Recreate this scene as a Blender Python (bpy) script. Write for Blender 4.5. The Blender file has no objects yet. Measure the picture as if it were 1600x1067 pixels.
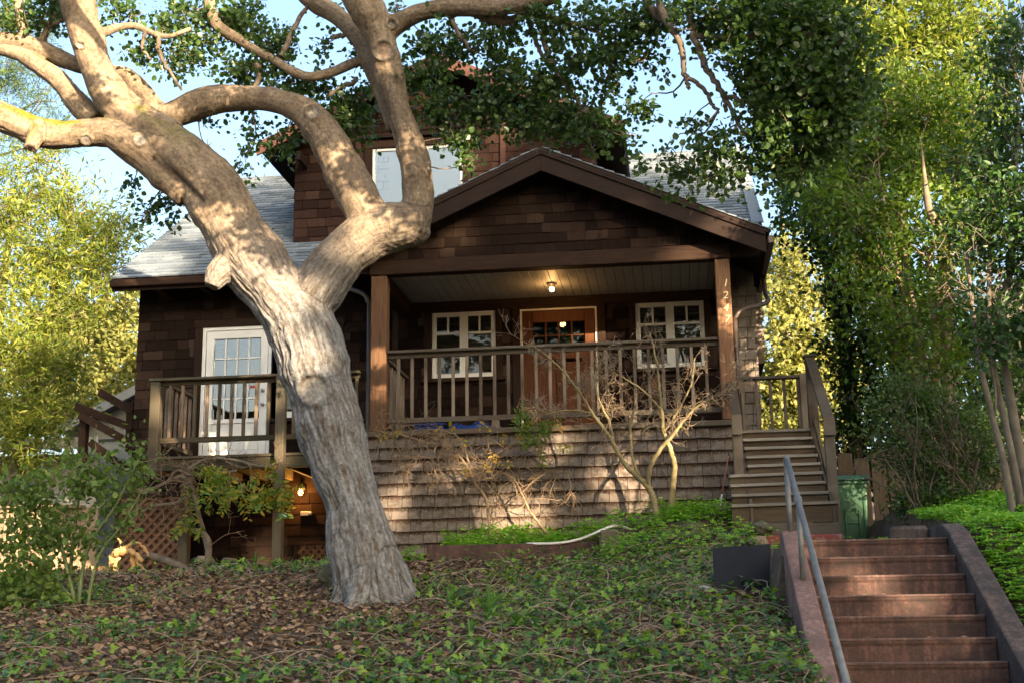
import bpy, bmesh, math, random
import numpy as np
from mathutils import Vector, Matrix
random.seed(7); rng = np.random.default_rng(11)
scene = bpy.context.scene
COL = scene.collection
rad = math.radians

# ------------------------------------------------------------------ camera
F_PX, PITCH, YAW, ROLL = 2000.0, math.atan((985 - 533.5) / 2000.0), rad(7.3), 0.014
EYE = np.array([0.0, 0.0, 1.6])
fwd = np.array([-math.sin(YAW) * math.cos(PITCH), math.cos(YAW) * math.cos(PITCH), math.sin(PITCH)])
_r = np.cross(fwd, [0, 0, 1]); _r /= np.linalg.norm(_r); _u = np.cross(_r, fwd)
RT = _r * math.cos(ROLL) - _u * math.sin(ROLL); UP = _u * math.cos(ROLL) + _r * math.sin(ROLL)
cam_d = bpy.data.cameras.new('camera'); cam = bpy.data.objects.new('camera', cam_d); COL.objects.link(cam)
cam_d.sensor_width = 36; cam_d.lens = F_PX / 1600 * 36; cam_d.clip_start = 0.05; cam_d.clip_end = 3000
M = Matrix([[RT[i], UP[i], -fwd[i], EYE[i]] for i in range(3)] + [[0, 0, 0, 1]]); cam.matrix_world = M
cam_d.dof.use_dof = True; cam_d.dof.focus_distance = 17.5; cam_d.dof.aperture_fstop = 5.6
scene.camera = cam

# ------------------------------------------------------------------ sky, sun, exposure
SUN_AZ, SUN_EL = rad(37), rad(14)          # azimuth turned from straight behind the camera to its right
SUN = np.array([math.sin(SUN_AZ) * math.cos(SUN_EL), -math.cos(SUN_AZ) * math.cos(SUN_EL), math.sin(SUN_EL)])
world = bpy.data.worlds.new('World'); scene.world = world; world.use_nodes = True
wn = world.node_tree; wn.nodes.clear()
sky = wn.nodes.new('ShaderNodeTexSky'); sky.sky_type = 'NISHITA'; sky.sun_disc = False
sky.sun_elevation = SUN_EL; sky.sun_rotation = math.pi - SUN_AZ
sky.air_density = 1.0; sky.dust_density = 5.5; sky.ozone_density = 1.0
bg = wn.nodes.new('ShaderNodeBackground'); bg.inputs[1].default_value = 0.098
wo = wn.nodes.new('ShaderNodeOutputWorld')
wn.links.new(sky.outputs[0], bg.inputs[0]); wn.links.new(bg.outputs[0], wo.inputs[0])
sl = bpy.data.lights.new('sun', 'SUN'); sl.energy = 5.0; sl.angle = rad(0.5); sl.color = (1.0, 0.74, 0.47)
so = bpy.data.objects.new('sun', sl); COL.objects.link(so)
so.rotation_euler = Vector(-SUN).to_track_quat('-Z', 'Y').to_euler()
scene.view_settings.view_transform = 'Standard'; scene.view_settings.look = 'None'
scene.view_settings.gamma = 1.0; scene.view_settings.use_curve_mapping = False
scene.view_settings.exposure = 2.52
scene.view_settings.use_white_balance = True; scene.view_settings.white_balance_temperature = 6250; scene.view_settings.white_balance_tint = 8
scene.render.engine = 'CYCLES'
cy = scene.cycles; cy.use_denoising = True; cy.max_bounces = 6; cy.transparent_max_bounces = 10
cy.diffuse_bounces = 3; cy.glossy_bounces = 3; cy.transmission_bounces = 5; cy.sample_clamp_indirect = 6
cy.caustics_reflective = False; cy.caustics_refractive = False

# ------------------------------------------------------------------ helpers
def at(px, py, Y):
    """the point of the plane y = Y that a measured spot of the photograph belongs to"""
    d = fwd * F_PX + RT * (px - 800) + UP * (533.5 - py)
    return EYE + d * (Y / d[1])
def v3(*a): return np.array(a, float)
def lerp(a, b, t): return a + (b - a) * t
def sstep(a, b, x):
    t = np.clip((np.asarray(x, float) - a) / (b - a), 0, 1); return t * t * (3 - 2 * t)

_perm = rng.permutation(256); _perm = np.concatenate([_perm, _perm]); _val = rng.random(256)
def vnoise(p):
    """value noise, p (n,3) -> -1..1"""
    p = np.asarray(p, float); i = np.floor(p).astype(int); f = p - i; f = f * f * (3 - 2 * f); i &= 255
    def h(a, b, c): return _val[_perm[_perm[_perm[(i[:, 0] + a) & 255] + ((i[:, 1] + b) & 255)] + ((i[:, 2] + c) & 255)]]
    x, y, z = f.T
    r = 0
    for a in (0, 1):
        for b in (0, 1):
            for c in (0, 1):
                r = r + h(a, b, c) * (x if a else 1 - x) * (y if b else 1 - y) * (z if c else 1 - z)
    return r * 2 - 1
def fbm(p, o=3):
    s, a = 0, 1.0
    for k in range(o): s = s + vnoise(np.asarray(p) * 2 ** k + 17.3 * k) * a; a *= .5
    return s

def props(o, label=None, cat=None, group=None, kind=None):
    if label: o['label'] = label
    if cat: o['category'] = cat
    if group: o['group'] = group
    if kind: o['kind'] = kind
    return o
def thing(name, loc, label, cat, group=None):
    o = bpy.data.objects.new(name, None); COL.objects.link(o); o.location = [float(c) for c in loc]; o.empty_display_size = .2
    return props(o, label, cat, group)
def root_of(o):
    while o.parent: o = o.parent
    return o
def hang(o, parent):
    """parent o, whose mesh is in world coordinates, without moving it"""
    if parent is None: return o
    o.parent = parent
    o.matrix_parent_inverse = Matrix.Translation(-Vector(root_of(parent).location))  # parts sit at the origin of the world
    if parent.parent is not None: o.matrix_parent_inverse = Matrix.Identity(4)
    return o
def link(name, mesh, mat, parent=None, smooth=False):
    o = bpy.data.objects.new(name, mesh); COL.objects.link(o)
    if mat is not None and not mesh.materials: mesh.materials.append(mat)
    mesh.polygons.foreach_set('use_smooth', [bool(smooth)] * len(mesh.polygons))
    return hang(o, parent)
def np_mesh(name, V, faces_flat, sizes, attr=None):
    me = bpy.data.meshes.new(name); V = np.ascontiguousarray(V, dtype=np.float32)
    me.vertices.add(len(V)); me.vertices.foreach_set('co', V.ravel())
    ff = np.ascontiguousarray(faces_flat, dtype=np.int32).ravel(); sizes = np.ascontiguousarray(sizes, dtype=np.int32)
    me.loops.add(len(ff)); me.loops.foreach_set('vertex_index', ff)
    me.polygons.add(len(sizes)); st = np.concatenate([[0], np.cumsum(sizes)[:-1]]).astype(np.int32)
    me.polygons.foreach_set('loop_start', st); me.polygons.foreach_set('loop_total', sizes)
    me.update(calc_edges=True); me.validate()
    if attr is not None:
        for k, a in attr.items():
            t = me.attributes.new(k, 'FLOAT', 'POINT'); t.data.foreach_set('value', np.ascontiguousarray(a, dtype=np.float32))
    return me

BOXF = [(0, 1, 3, 2), (4, 6, 7, 5), (0, 4, 5, 1), (2, 3, 7, 6), (0, 2, 6, 4), (1, 5, 7, 3)]
class MB:
    def __init__(s): s.v = []; s.f = []
    def hexa(s, P8):
        n = len(s.v); s.v += [tuple(p) for p in P8]; s.f += [tuple(n + i for i in q) for q in BOXF]; return s
    def box(s, x0, x1, y0, y1, z0, z1):
        return s.hexa([(x, y, z) for x in (x0, x1) for y in (y0, y1) for z in (z0, z1)])
    def obox(s, c, ux, uy, uz):
        """box round c with half-axis vectors"""
        c, ux, uy, uz = map(np.asarray, (c, ux, uy, uz))
        return s.hexa([c + a * ux + b * uy + d * uz for a in (-1, 1) for b in (-1, 1) for d in (-1, 1)])
    def beam(s, a, b, w, t, up=(0, 0, 1)):
        """a board from a to b, w wide across, t thick towards up"""
        a, b = v3(*a), v3(*b); d = (b - a) / 2; dn = d / np.linalg.norm(d); up = v3(*up)
        sd = np.cross(dn, up); sd /= np.linalg.norm(sd); uu = np.cross(sd, dn)
        return s.obox((a + b) / 2, d, sd * w / 2, uu * t / 2)
    def prism(s, poly, y0, y1):
        """a polygon in x,z pushed from y0 to y1"""
        n = len(s.v); k = len(poly)
        s.v += [(x, y0, z) for x, z in poly] + [(x, y1, z) for x, z in poly]
        s.f += [tuple(range(n, n + k)), tuple(range(n + 2 * k - 1, n + k - 1, -1))]
        s.f += [(n + i, n + k + i, n + k + (i + 1) % k, n + (i + 1) % k) for i in range(k)]; return s
    def prismx(s, poly, x0, x1):
        n = len(s.v); k = len(poly)
        s.v += [(x0, y, z) for y, z in poly] + [(x1, y, z) for y, z in poly]
        s.f += [tuple(range(n, n + k)), tuple(range(n + 2 * k - 1, n + k - 1, -1))]
        s.f += [(n + i, n + k + i, n + k + (i + 1) % k, n + (i + 1) % k) for i in range(k)]; return s
    def tube(s, pts, r, seg=8, cap=True):
        V, Fq = tube_arrays(np.asarray(pts, float), r, seg); n = len(s.v)
        s.v += [tuple(p) for p in V]; s.f += [tuple(int(i) + n for i in q) for q in Fq]
        if cap:
            m = len(pts); s.f += [tuple(n + i for i in range(seg - 1, -1, -1)), tuple(n + (m - 1) * seg + i for i in range(seg))]
        return s
    def lathe(s, c, prof, seg=20, axis=2):
        n = len(s.v); m = len(prof)
        for r, h in prof:
            for k in range(seg):
                a = 2 * math.pi * k / seg; p = [r * math.cos(a), r * math.sin(a)]; p.insert(axis, h)
                s.v.append((c[0] + p[0], c[1] + p[1], c[2] + p[2]))
        for i in range(m - 1):
            for k in range(seg):
                s.f.append((n + i * seg + k, n + i * seg + (k + 1) % seg, n + (i + 1) * seg + (k + 1) % seg, n + (i + 1) * seg + k))
        s.f += [tuple(n + i for i in range(seg - 1, -1, -1)), tuple(n + (m - 1) * seg + i for i in range(seg))]; return s
    def build(s, name, mat, parent=None, bevel=0, smooth=False, seg=1):
        me = bpy.data.meshes.new(name); me.from_pydata([tuple(map(float, p)) for p in s.v], [], s.f)
        bm = bmesh.new(); bm.from_mesh(me); bmesh.ops.recalc_face_normals(bm, faces=bm.faces)
        if bevel: bmesh.ops.bevel(bm, geom=list(bm.edges), offset=bevel, segments=seg, affect='EDGES', profile=.6, clamp_overlap=True)
        bm.to_mesh(me); bm.free()
        return link(name, me, mat, parent, smooth)
def frames(P):
    T = np.gradient(P, axis=0); T /= np.linalg.norm(T, axis=1)[:, None] + 1e-9
    n = np.cross(T[0], [0.3, 1, 0.1]); n /= np.linalg.norm(n); N = [n]
    for t in T[1:]:
        n = n - t * (n @ t); n = n / (np.linalg.norm(n) + 1e-9); N.append(n)
    N = np.array(N); return T, N, np.cross(T, N)
def tube_arrays(P, r, seg):
    r = np.broadcast_to(np.asarray(r, float), (len(P),)); T, N, B = frames(P)
    a = np.linspace(0, 2 * math.pi, seg, endpoint=False)
    V = P[:, None] + r[:, None, None] * (np.cos(a)[None, :, None] * N[:, None] + np.sin(a)[None, :, None] * B[:, None])
    i = np.arange(len(P) - 1)[:, None] * seg; k = np.arange(seg)[None]; k2 = (k + 1) % seg
    Fq = np.stack([i + k, i + k2, i + seg + k2, i + seg + k], -1).reshape(-1, 4)
    return V.reshape(-1, 3), Fq
def spline(P, n=8):
    """Catmull-Rom through the rows of P (any columns)"""
    P = np.asarray(P, float); Q = np.vstack([2 * P[0] - P[1], P, 2 * P[-1] - P[-2]]); out = []
    for i in range(1, len(Q) - 2):
        a, b, c, d = Q[i - 1:i + 3]
        for t in np.arange(n) / n:
            out.append(.5 * (2 * b + (c - a) * t + (2 * a - 5 * b + 4 * c - d) * t * t + (3 * b - a - 3 * c + d) * t ** 3))
    out.append(Q[-2]); return np.array(out)
class Tubes:
    """many tubes collected as one mesh (twigs, stems)"""
    def __init__(s, seg=5): s.V = []; s.F = []; s.n = 0; s.seg = seg
    def add(s, P, r):
        V, Fq = tube_arrays(np.asarray(P, float), r, s.seg); s.V.append(V); s.F.append(Fq + s.n); s.n += len(V)
    def build(s, name, mat, parent=None):
        Fq = np.vstack(s.F); me = np_mesh(name, np.vstack(s.V), Fq, np.full(len(Fq), 4)); return link(name, me, mat, parent, True)

# ------------------------------------------------------------------ materials
MATS = {}
def new_mat(name):
    m = bpy.data.materials.new(name); m.use_nodes = True; nt = m.node_tree; b = nt.nodes['Principled BSDF']; MATS[name] = m
    return m, nt, b
def nd(nt, t, **kw):
    n = nt.nodes.new(t)
    for k, v in kw.items():
        if k.startswith('i_'): n.inputs[int(k[2:]) if k[2:].isdigit() else k[2:]].default_value = v
        else: setattr(n, k, v)
    return n
def ramp(nt, fac, stops):
    r = nt.nodes.new('ShaderNodeValToRGB'); e = r.color_ramp.elements
    while len(e) < len(stops): e.new(0.5)
    for el, (p, c) in zip(e, stops): el.position = p; el.color = (*c, 1) if len(c) == 3 else c
    nt.links.new(fac, r.inputs[0]); return r.outputs[0]
def mixc(nt, fac, a, b, mode='MIX'):
    n = nt.nodes.new('ShaderNodeMix'); n.data_type = 'RGBA'; n.blend_type = mode
    for sock, v in ((n.inputs[0], fac), (n.inputs[6], a), (n.inputs[7], b)):
        if isinstance(v, (int, float)): sock.default_value = v
        elif isinstance(v, tuple): sock.default_value = (*v, 1)
        else: nt.links.new(v, sock)
    return n.outputs[2]
def noise(nt, scale, stretch=(1, 1, 1), detail=4, coord='Object', rough=.55, shift=None):
    tc = nd(nt, 'ShaderNodeTexCoord'); mp = nd(nt, 'ShaderNodeMapping'); mp.inputs['Scale'].default_value = stretch
    nt.links.new(tc.outputs[coord], mp.inputs[0])
    if shift is not None: nt.links.new(shift, mp.inputs['Location'])
    n = nd(nt, 'ShaderNodeTexNoise'); n.inputs['Scale'].default_value = scale; n.inputs['Detail'].default_value = detail; n.inputs['Roughness'].default_value = rough
    nt.links.new(mp.outputs[0], n.inputs['Vector']); return n.outputs['Fac']
def bump(nt, b, h, strength=.4, dist=.01):
    n = nd(nt, 'ShaderNodeBump'); n.inputs['Strength'].default_value = strength; n.inputs['Distance'].default_value = dist
    nt.links.new(h, n.inputs['Height']); nt.links.new(n.outputs[0], b.inputs['Normal'])
def sc(c, k): return tuple(min(1, x * k) for x in c)
def plain(name, col, rough=.6, metal=0, var=.25, scale=6, bmp=.15):
    m, nt, b = new_mat(name); n = noise(nt, scale)
    nt.links.new(ramp(nt, n, [(.3, sc(col, 1 - var)), (.7, sc(col, 1 + var))]), b.inputs['Base Color'])
    b.inputs['Roughness'].default_value = rough; b.inputs['Metallic'].default_value = metal
    if bmp: bump(nt, b, noise(nt, scale * 12), bmp, .004)
    return m
def wood(name, col, col2, axis=2, rough=.75, weather=None, wamt=.5):
    """sawn timber, the grain along axis; weather = a second, greyer tone in broad patches"""
    m, nt, b = new_mat(name)
    oi = nd(nt, 'ShaderNodeObjectInfo'); st = [14, 14, 14]; st[axis] = .9
    g = noise(nt, 3.2, tuple(st), 6, rough=.65); big = noise(nt, 1.7, detail=5)
    c = ramp(nt, g, [(.28, col2), (.62, col)])
    if weather: c = mixc(nt, ramp(nt, big, [(.5 - .25 * wamt, (1, 1, 1)), (.5 + .3 * wamt, (0, 0, 0))]), c, weather)
    hs = nd(nt, 'ShaderNodeHueSaturation'); mr = nd(nt, 'ShaderNodeMapRange'); mr.inputs[3].default_value = .72; mr.inputs[4].default_value = 1.28
    nt.links.new(oi.outputs['Random'], mr.inputs[0]); nt.links.new(mr.outputs[0], hs.inputs['Value']); nt.links.new(c, hs.inputs['Color'])
    nt.links.new(hs.outputs[0], b.inputs['Base Color']); b.inputs['Roughness'].default_value = rough
    b.inputs['Specular IOR Level'].default_value = .08
    bump(nt, b, g, .5, .006); return m
def shingle_mat(name, dark, light, tip, island=False, grey=None, tipamt=.8, stain_shade=None):
    """split cedar: vertical grain, tone by piece, weather towards the exposed butt"""
    m, nt, b = new_mat(name)
    if island: rnd = nd(nt, 'ShaderNodeNewGeometry').outputs['Random Per Island']
    else: rnd = nd(nt, 'ShaderNodeObjectInfo').outputs['Random']
    sh = nd(nt, 'ShaderNodeCombineXYZ'); ml = nd(nt, 'ShaderNodeMath', operation='MULTIPLY'); ml.inputs[1].default_value = 37.
    nt.links.new(rnd, ml.inputs[0]); nt.links.new(ml.outputs[0], sh.inputs[0])
    tc = nd(nt, 'ShaderNodeTexCoord')
    g = noise(nt, 3.0, (16, 16, 1.3) if island else (4.2, 4.2, .30), 5, rough=.7, shift=None if island else sh.outputs[0])
    blot = noise(nt, 2.1, (1, 1, 1.3), 5, coord='Object' if island else 'Object', shift=None if island else sh.outputs[0])
    c = ramp(nt, rnd, [(0, sc(dark, .75)), (.45, dark), (1, light)])
    c = mixc(nt, ramp(nt, g, [(.3, (.75, .75, .75)), (.7, (0, 0, 0))]), c, sc(dark, .55))
    if grey: c = mixc(nt, ramp(nt, blot, [(.36, (0, 0, 0)), (.66, (.85, .85, .85))]), c, grey)
    at_ = nd(nt, 'ShaderNodeAttribute'); at_.attribute_name = 'tip'
    wv = nd(nt, 'ShaderNodeMath', operation='MULTIPLY_ADD'); wv.inputs[1].default_value = .9; nt.links.new(blot, wv.inputs[0]); nt.links.new(at_.outputs['Fac'], wv.inputs[2])
    c = mixc(nt, ramp(nt, wv.outputs[0], [(1.0, (0, 0, 0)), (1.42, (tipamt,) * 3)]), c, tip)
    if stain_shade:                               # brown wood sheltered under the butt above, with that butt's shadow painted in, fringed
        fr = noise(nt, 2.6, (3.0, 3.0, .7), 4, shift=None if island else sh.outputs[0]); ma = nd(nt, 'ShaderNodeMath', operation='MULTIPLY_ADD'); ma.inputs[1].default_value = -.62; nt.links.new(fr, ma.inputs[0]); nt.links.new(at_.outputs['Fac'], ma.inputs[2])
        c = mixc(nt, ramp(nt, ma.outputs[0], [(-.02 + .02, (.92, .92, .92)), (.17, (0, 0, 0))]), c, stain_shade)
    nt.links.new(c, b.inputs['Base Color']); b.inputs['Roughness'].default_value = .9; b.inputs['Specular IOR Level'].default_value = .04
    bump(nt, b, g, .55, .006); return m
def leaf_mat(name, cols, trans=.45, gloss=.45, tcol=None, rough=.45):
    m, nt, b = new_mat(name); nt.nodes.remove(b); out = nt.nodes['Material Output']
    g = nd(nt, 'ShaderNodeNewGeometry'); c = ramp(nt, g.outputs['Random Per Island'], [(i / max(1, len(cols) - 1), cc) for i, cc in enumerate(cols)])
    big = noise(nt, .9, detail=3); c = mixc(nt, .55, c, ramp(nt, big, [(.3, (.55, .6, .55)), (.7, (1.5, 1.45, 1.3))]), 'MULTIPLY')
    pr = nd(nt, 'ShaderNodeBsdfPrincipled'); nt.links.new(c, pr.inputs['Base Color']); pr.inputs['Roughness'].default_value = rough; pr.inputs['Specular IOR Level'].default_value = gloss
    tr = nd(nt, 'ShaderNodeBsdfTranslucent'); tcm = mixc(nt, 1.0, c, tcol or (1.6, 1.5, .5), 'MULTIPLY'); nt.links.new(tcm, tr.inputs[0])
    mx = nd(nt, 'ShaderNodeMixShader'); mx.inputs[0].default_value = trans
    nt.links.new(pr.outputs[0], mx.inputs[1]); nt.links.new(tr.outputs[0], mx.inputs[2]); nt.links.new(mx.outputs[0], out.inputs[0]); return m
def glass_mat(name, tint=(.9, .95, .95), ior=1.5):
    m, nt, b = new_mat(name); nt.nodes.remove(b); out = nt.nodes['Material Output']
    t = nd(nt, 'ShaderNodeBsdfTransparent'); t.inputs[0].default_value = (*tint, 1)
    gl = nd(nt, 'ShaderNodeBsdfGlossy'); gl.inputs['Roughness'].default_value = .02
    lw = nd(nt, 'ShaderNodeFresnel'); lw.inputs[0].default_value = ior
    bp = nd(nt, 'ShaderNodeBump'); bp.inputs['Strength'].default_value = .06; bp.inputs['Distance'].default_value = .05; nt.links.new(noise(nt, 1.3, detail=1), bp.inputs['Height']); nt.links.new(bp.outputs[0], gl.inputs['Normal'])
    mx = nd(nt, 'ShaderNodeMixShader'); nt.links.new(lw.outputs[0], mx.inputs[0]); nt.links.new(t.outputs[0], mx.inputs[1]); nt.links.new(gl.outputs[0], mx.inputs[2]); nt.links.new(mx.outputs[0], out.inputs[0]); return m
def glow_mat(name, col, strength):
    m, nt, b = new_mat(name); b.inputs['Emission Color'].default_value = (*col, 1); b.inputs['Emission Strength'].default_value = strength; b.inputs['Base Color'].default_value = (*col, 1); return m

m_cedar = shingle_mat('cedar_shingle', (.018, .0115, .0090), (.052, .033, .024), (.040, .029, .023))
m_cedar_i = shingle_mat('cedar_shingle_course', (.017, .0105, .0083), (.046, .029, .021), (.037, .027, .021), island=True)
m_cedar_up = shingle_mat('cedar_shingle_red', (.020, .0115, .0095), (.050, .028, .022), (.040, .027, .022), island=True)
m_silver = shingle_mat('weathered_shingle', (.128, .098, .076), (.21, .17, .14), (.108, .074, .052), grey=(.195, .172, .152), tipamt=.5, stain_shade=(.045, .027, .018))
m_silver_i = shingle_mat('weathered_shingle_course', (.16, .12, .09), (.30, .24, .19), (.12, .075, .05), island=True, grey=(.27, .24, .21))
WB = ((.034, .0195, .0132), (.0145, .0083, .006))
m_trim_x = wood('brown_trim_x', *WB, axis=0); m_trim_y = wood('brown_trim_y', *WB, axis=1); m_trim_z = wood('brown_trim_z', *WB, axis=2)
m_fascia = wood('fascia_board', (.022, .0135, .0108), (.0125, .0078, .0065), axis=0, rough=.6)
m_fascia_red = wood('red_fascia_board', (.070, .034, .028), (.036, .018, .015), axis=0, rough=.6)
m_post = wood('porch_post_wood', (.175, .098, .055), (.085, .047, .028), axis=2)
WG = ((.115, .084, .061), (.047, .034, .024))
m_rail_x = wood('weathered_rail_x', *WG, axis=0, weather=(.10, .088, .07)); m_rail_y = wood('weathered_rail_y', *WG, axis=1, weather=(.11, .095, .075)); m_rail_z = wood('weathered_rail_z', *WG, axis=2, weather=(.21, .17, .13))
WM = ((.105, .082, .058), (.044, .035, .026))
m_moss_x = wood('mossy_timber_x', *WM, axis=0, weather=(.050, .050, .031)); m_moss_y = wood('mossy_timber_y', *WM, axis=1, weather=(.085, .088, .045)); m_moss_z = wood('mossy_timber_z', *WM, axis=2, weather=(.085, .076, .052))
m_white = plain('white_paint', (.66, .665, .64), .45, var=.08, scale=3, bmp=.05)
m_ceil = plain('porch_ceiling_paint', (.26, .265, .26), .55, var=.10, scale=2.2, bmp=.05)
m_glass = glass_mat('window_glass'); m_glass_d = glass_mat('door_glass', ior=2.3); m_blind = plain('dark_blind', (.20, .12, .075), .55, var=.15)
m_sheet = plain('white_window_sheet', (.86, .87, .86), .6, var=.04, scale=2)
m_curtain = plain('green_curtain', (.13, .17, .12), .8, var=.2)
m_inside = plain('room_plaster', (.22, .19, .16), .9)
m_metal = plain('dull_metal', (.32, .31, .29), .45, .7, var=.2)
m_pipe = plain('galvanised_pipe', (.16, .165, .165), .6, .4, var=.22, scale=11)
m_brass = plain('brass_number', (.62, .50, .26), .38, .8, var=.12)
m_gutter = plain('bronze_gutter', (.075, .055, .042), .45, .3, var=.2)
m_dark = plain('black_plastic', (.010, .012, .017), .55, var=.15, bmp=.04); m_dark.node_tree.nodes['Principled BSDF'].inputs['Specular IOR Level'].default_value = .12

# ------------------------------------------------------------------ ground
def bank_profile(Y):
    return np.interp(Y, [7.32, 9, 11, 13, 15.5, 16.6, 18, 20, 26, 40, 60, 300], [.96, 1.25, 1.60, 1.93, 2.36, 2.42, 2.46, 2.48, 2.7, 5.2, 9.5, 34])
def ground_z(X, Y):
    X, Y = np.asarray(X, float), np.asarray(Y, float)
    z = bank_profile(Y)
    z = z + .10 * sstep(-3.0, .6, X) * sstep(9.5, 12.5, Y) * (1 - sstep(15, 17, Y)) + .05 * fbm(np.stack([X * .7, Y * .7, 0 * X], -1).reshape(-1, 3), 3).reshape(X.shape)
    # soil behind the red kerb, rising to the wall on the right
    bed = 2.60 + .09 * (Y - 16.2) + .30 * sstep(-2.2, .3, X)
    inb = sstep(16.22, 16.36, Y) * sstep(-3.22, -3.1, X) * (1 - sstep(17.9, 18.3, Y)) * (1 - sstep(.75, .95, X))
    z = z * (1 - inb) + bed * inb
    hump = sstep(-1.2, -.2, X) * (1 - sstep(.75, .95, X)) * sstep(12.5, 15.9, Y) * (1 - inb); z = z + hump * .22
    # path beyond the concrete steps and the pit the steps stand in
    path = np.interp(Y, [11.6, 15.6, 16.2, 30], [2.28, 2.50, 2.62, 2.8])
    pm = sstep(.84, .90, X) * (1 - sstep(2.36, 2.42, X)) * sstep(11.45, 11.5, Y) * (1 - sstep(19, 22, Y)); z = z * (1 - pm) + path * pm
    sm = sstep(.90, .94, X) * (1 - sstep(2.36, 2.40, X)) * (1 - sstep(11.45, 11.5, Y)); st = np.minimum(z, 2.33 - .565 * (11.5 - Y) - .45)
    z = z * (1 - sm) + st * sm
    # the higher bed right of the steps
    rb = np.minimum(1.52 + .50 * (Y - 10) + .22 * (X - 2.5), 2.42 + .155 * (np.minimum(Y, 15.2) - 12) + .10 * (X - 2.5))
    rb = np.maximum(rb, .75) + .05 * fbm(np.stack([X, Y, 0 * X + 4], -1).reshape(-1, 3), 3).reshape(X.shape)
    rm = sstep(2.42, 2.5, X) * sstep(7.3, 7.34, Y) * (1 - sstep(19, 26, Y)); z = z * (1 - rm) + rb * rm
    z = z * sstep(7.28, 7.33, Y)
    return z
gx = np.concatenate([[-400, -200, -120, -80, -50, -35, -25, -19, -15], np.arange(-13, -9, .25), np.arange(-9, 5.01, .11), np.arange(5.3, 9, .35), [10, 12, 15, 20, 30, 50, 80, 120, 200, 400]])
gy = np.concatenate([[-400, -200, -100, -50, -25, -10, 0, 4, 7, 7.27, 7.34], np.arange(7.45, 19.9, .11), np.arange(20, 26, .5), [27, 29, 32, 36, 42, 50, 60, 80, 120, 200, 400]])
GX, GY = np.meshgrid(gx, gy, indexing='xy'); GZ = ground_z(GX, GY)
V = np.stack([GX, GY, GZ], -1).reshape(-1, 3); nx = len(gx); ny = len(gy)
ii, jj = np.meshgrid(np.arange(nx - 1), np.arange(ny - 1)); q = (jj * nx + ii).ravel()
Fq = np.stack([q, q + 1, q + nx + 1, q + nx], -1)
m_soil, nt, b = new_mat('soil'); c = ramp(nt, noise(nt, 9, detail=8), [(.3, (.030, .019, .012)), (.55, (.075, .050, .032)), (.75, (.12, .085, .055))])
nt.links.new(c, b.inputs['Base Color']); b.inputs['Roughness'].default_value = .95; bump(nt, b, noise(nt, 30, detail=6), .8, .02)
ground = link('ground', np_mesh('ground', V, Fq, np.full(len(Fq), 4)), m_soil, None, True); props(ground, kind='structure')
m_asph = plain('asphalt', (.05, .05, .052), .85, var=.25, scale=14, bmp=.4)
m_conc = plain('grey_concrete', (.32, .31, .29), .85, var=.2, scale=4, bmp=.3)
props(MB().box(-60, 60, -8, 3.2, -.2, .006).build('road', m_asph), kind='structure')
props(MB().box(-60, 60, 3.4, 6.9, -.2, .12).build('pavement', m_conc, bevel=.01), kind='structure')
props(MB().box(-60, 60, 3.21, 3.39, -.2, .13).build('kerb', m_conc, bevel=.02), kind='structure')
props(MB().box(-40, .80, 7.08, 7.31, -.2, .98).build('retaining_wall', m_conc, bevel=.02), 'low grey concrete retaining wall below the ivy bank left of the steps', 'wall')
props(MB().box(2.56, 40, 7.08, 7.31, -.2, .92).build('retaining_wall', m_conc, bevel=.02), 'low grey concrete retaining wall below the clover bed right of the steps', 'wall')

# ------------------------------------------------------------------ red concrete steps with cheek walls
def red_conc(name, col, wear, soot):
    m, nt, b = new_mat(name); big = noise(nt, 3.3, (1, 1, 1.6), 7, rough=.66); fine = noise(nt, 45, detail=4); streak = noise(nt, 5, (4, 4, .5), 5)
    c = ramp(nt, big, [(.34, soot), (.52, col), (.72, wear)])
    c = mixc(nt, ramp(nt, streak, [(.40, (.7, .7, .7)), (.6, (0, 0, 0))]), c, soot); c = mixc(nt, ramp(nt, fine, [(.35, (.6, .6, .6)), (.6, (0, 0, 0))]), c, sc(soot, .8))
    nt.links.new(c, b.inputs['Base Color']); b.inputs['Roughness'].default_value = .9; bump(nt, b, fine, .4, .006); return m
m_red = red_conc('red_concrete', (.105, .052, .041), (.15, .078, .062), (.032, .020, .017))
m_redw = red_conc('red_cheek_concrete', (.095, .066, .058), (.17, .13, .115), (.028, .024, .022))
m_redl = red_conc('pink_cheek_concrete', (.23, .135, .115), (.31, .21, .185), (.12, .075, .065))
m_nose = red_conc('worn_nosing', (.15, .085, .070), (.25, .17, .145), (.060, .039, .034))
stairs = thing('concrete_stairs', (1.65, 9.5, 1.0), 'flight of worn red concrete steps with sloping side walls', 'stairs')
RISE, RUN = .165, .29
for k in range(14):
    z = 2.33 - RISE * k; y = 11.5 - RUN * k
    if z < .1: break
    mb = MB(); mb.prismx([(y - .012, z), (y - .012, z - .035), (y, z - .05), (y + .004, z - RISE - .05), (y + RUN + .03, z - RISE - .05), (y + RUN + .03, z)], 1.052, 2.275)
    mb.build('step', m_red, stairs, bevel=.006)
    MB().box(1.056, 2.272, y - .019, y + .035, z - .016, z + .004).build('nosing', m_nose, stairs, bevel=.005)
def cheek(x0, x1, ytop, ztop, slope, yend):
    zb = lambda y: ztop - slope * (ytop - y)
    return MB().prismx([(ytop + .25, ztop), (ytop, ztop), (yend, zb(yend)), (yend, -.1), (ytop + .25, -.1)], x0, x1)
cheek(.885, 1.05, 11.6, 2.43, .537, 7.3).build('cheek_wall', m_redl, stairs, bevel=.018, seg=2)
o = MB().prismx([(13.2, 2.50), (11.75, 2.47), (11.45, 2.38), (7.3, .20), (7.3, -.1), (13.2, -.1)], 2.277, 2.455).build('cheek_wall', m_redw, stairs, bevel=.022, seg=2)
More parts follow.
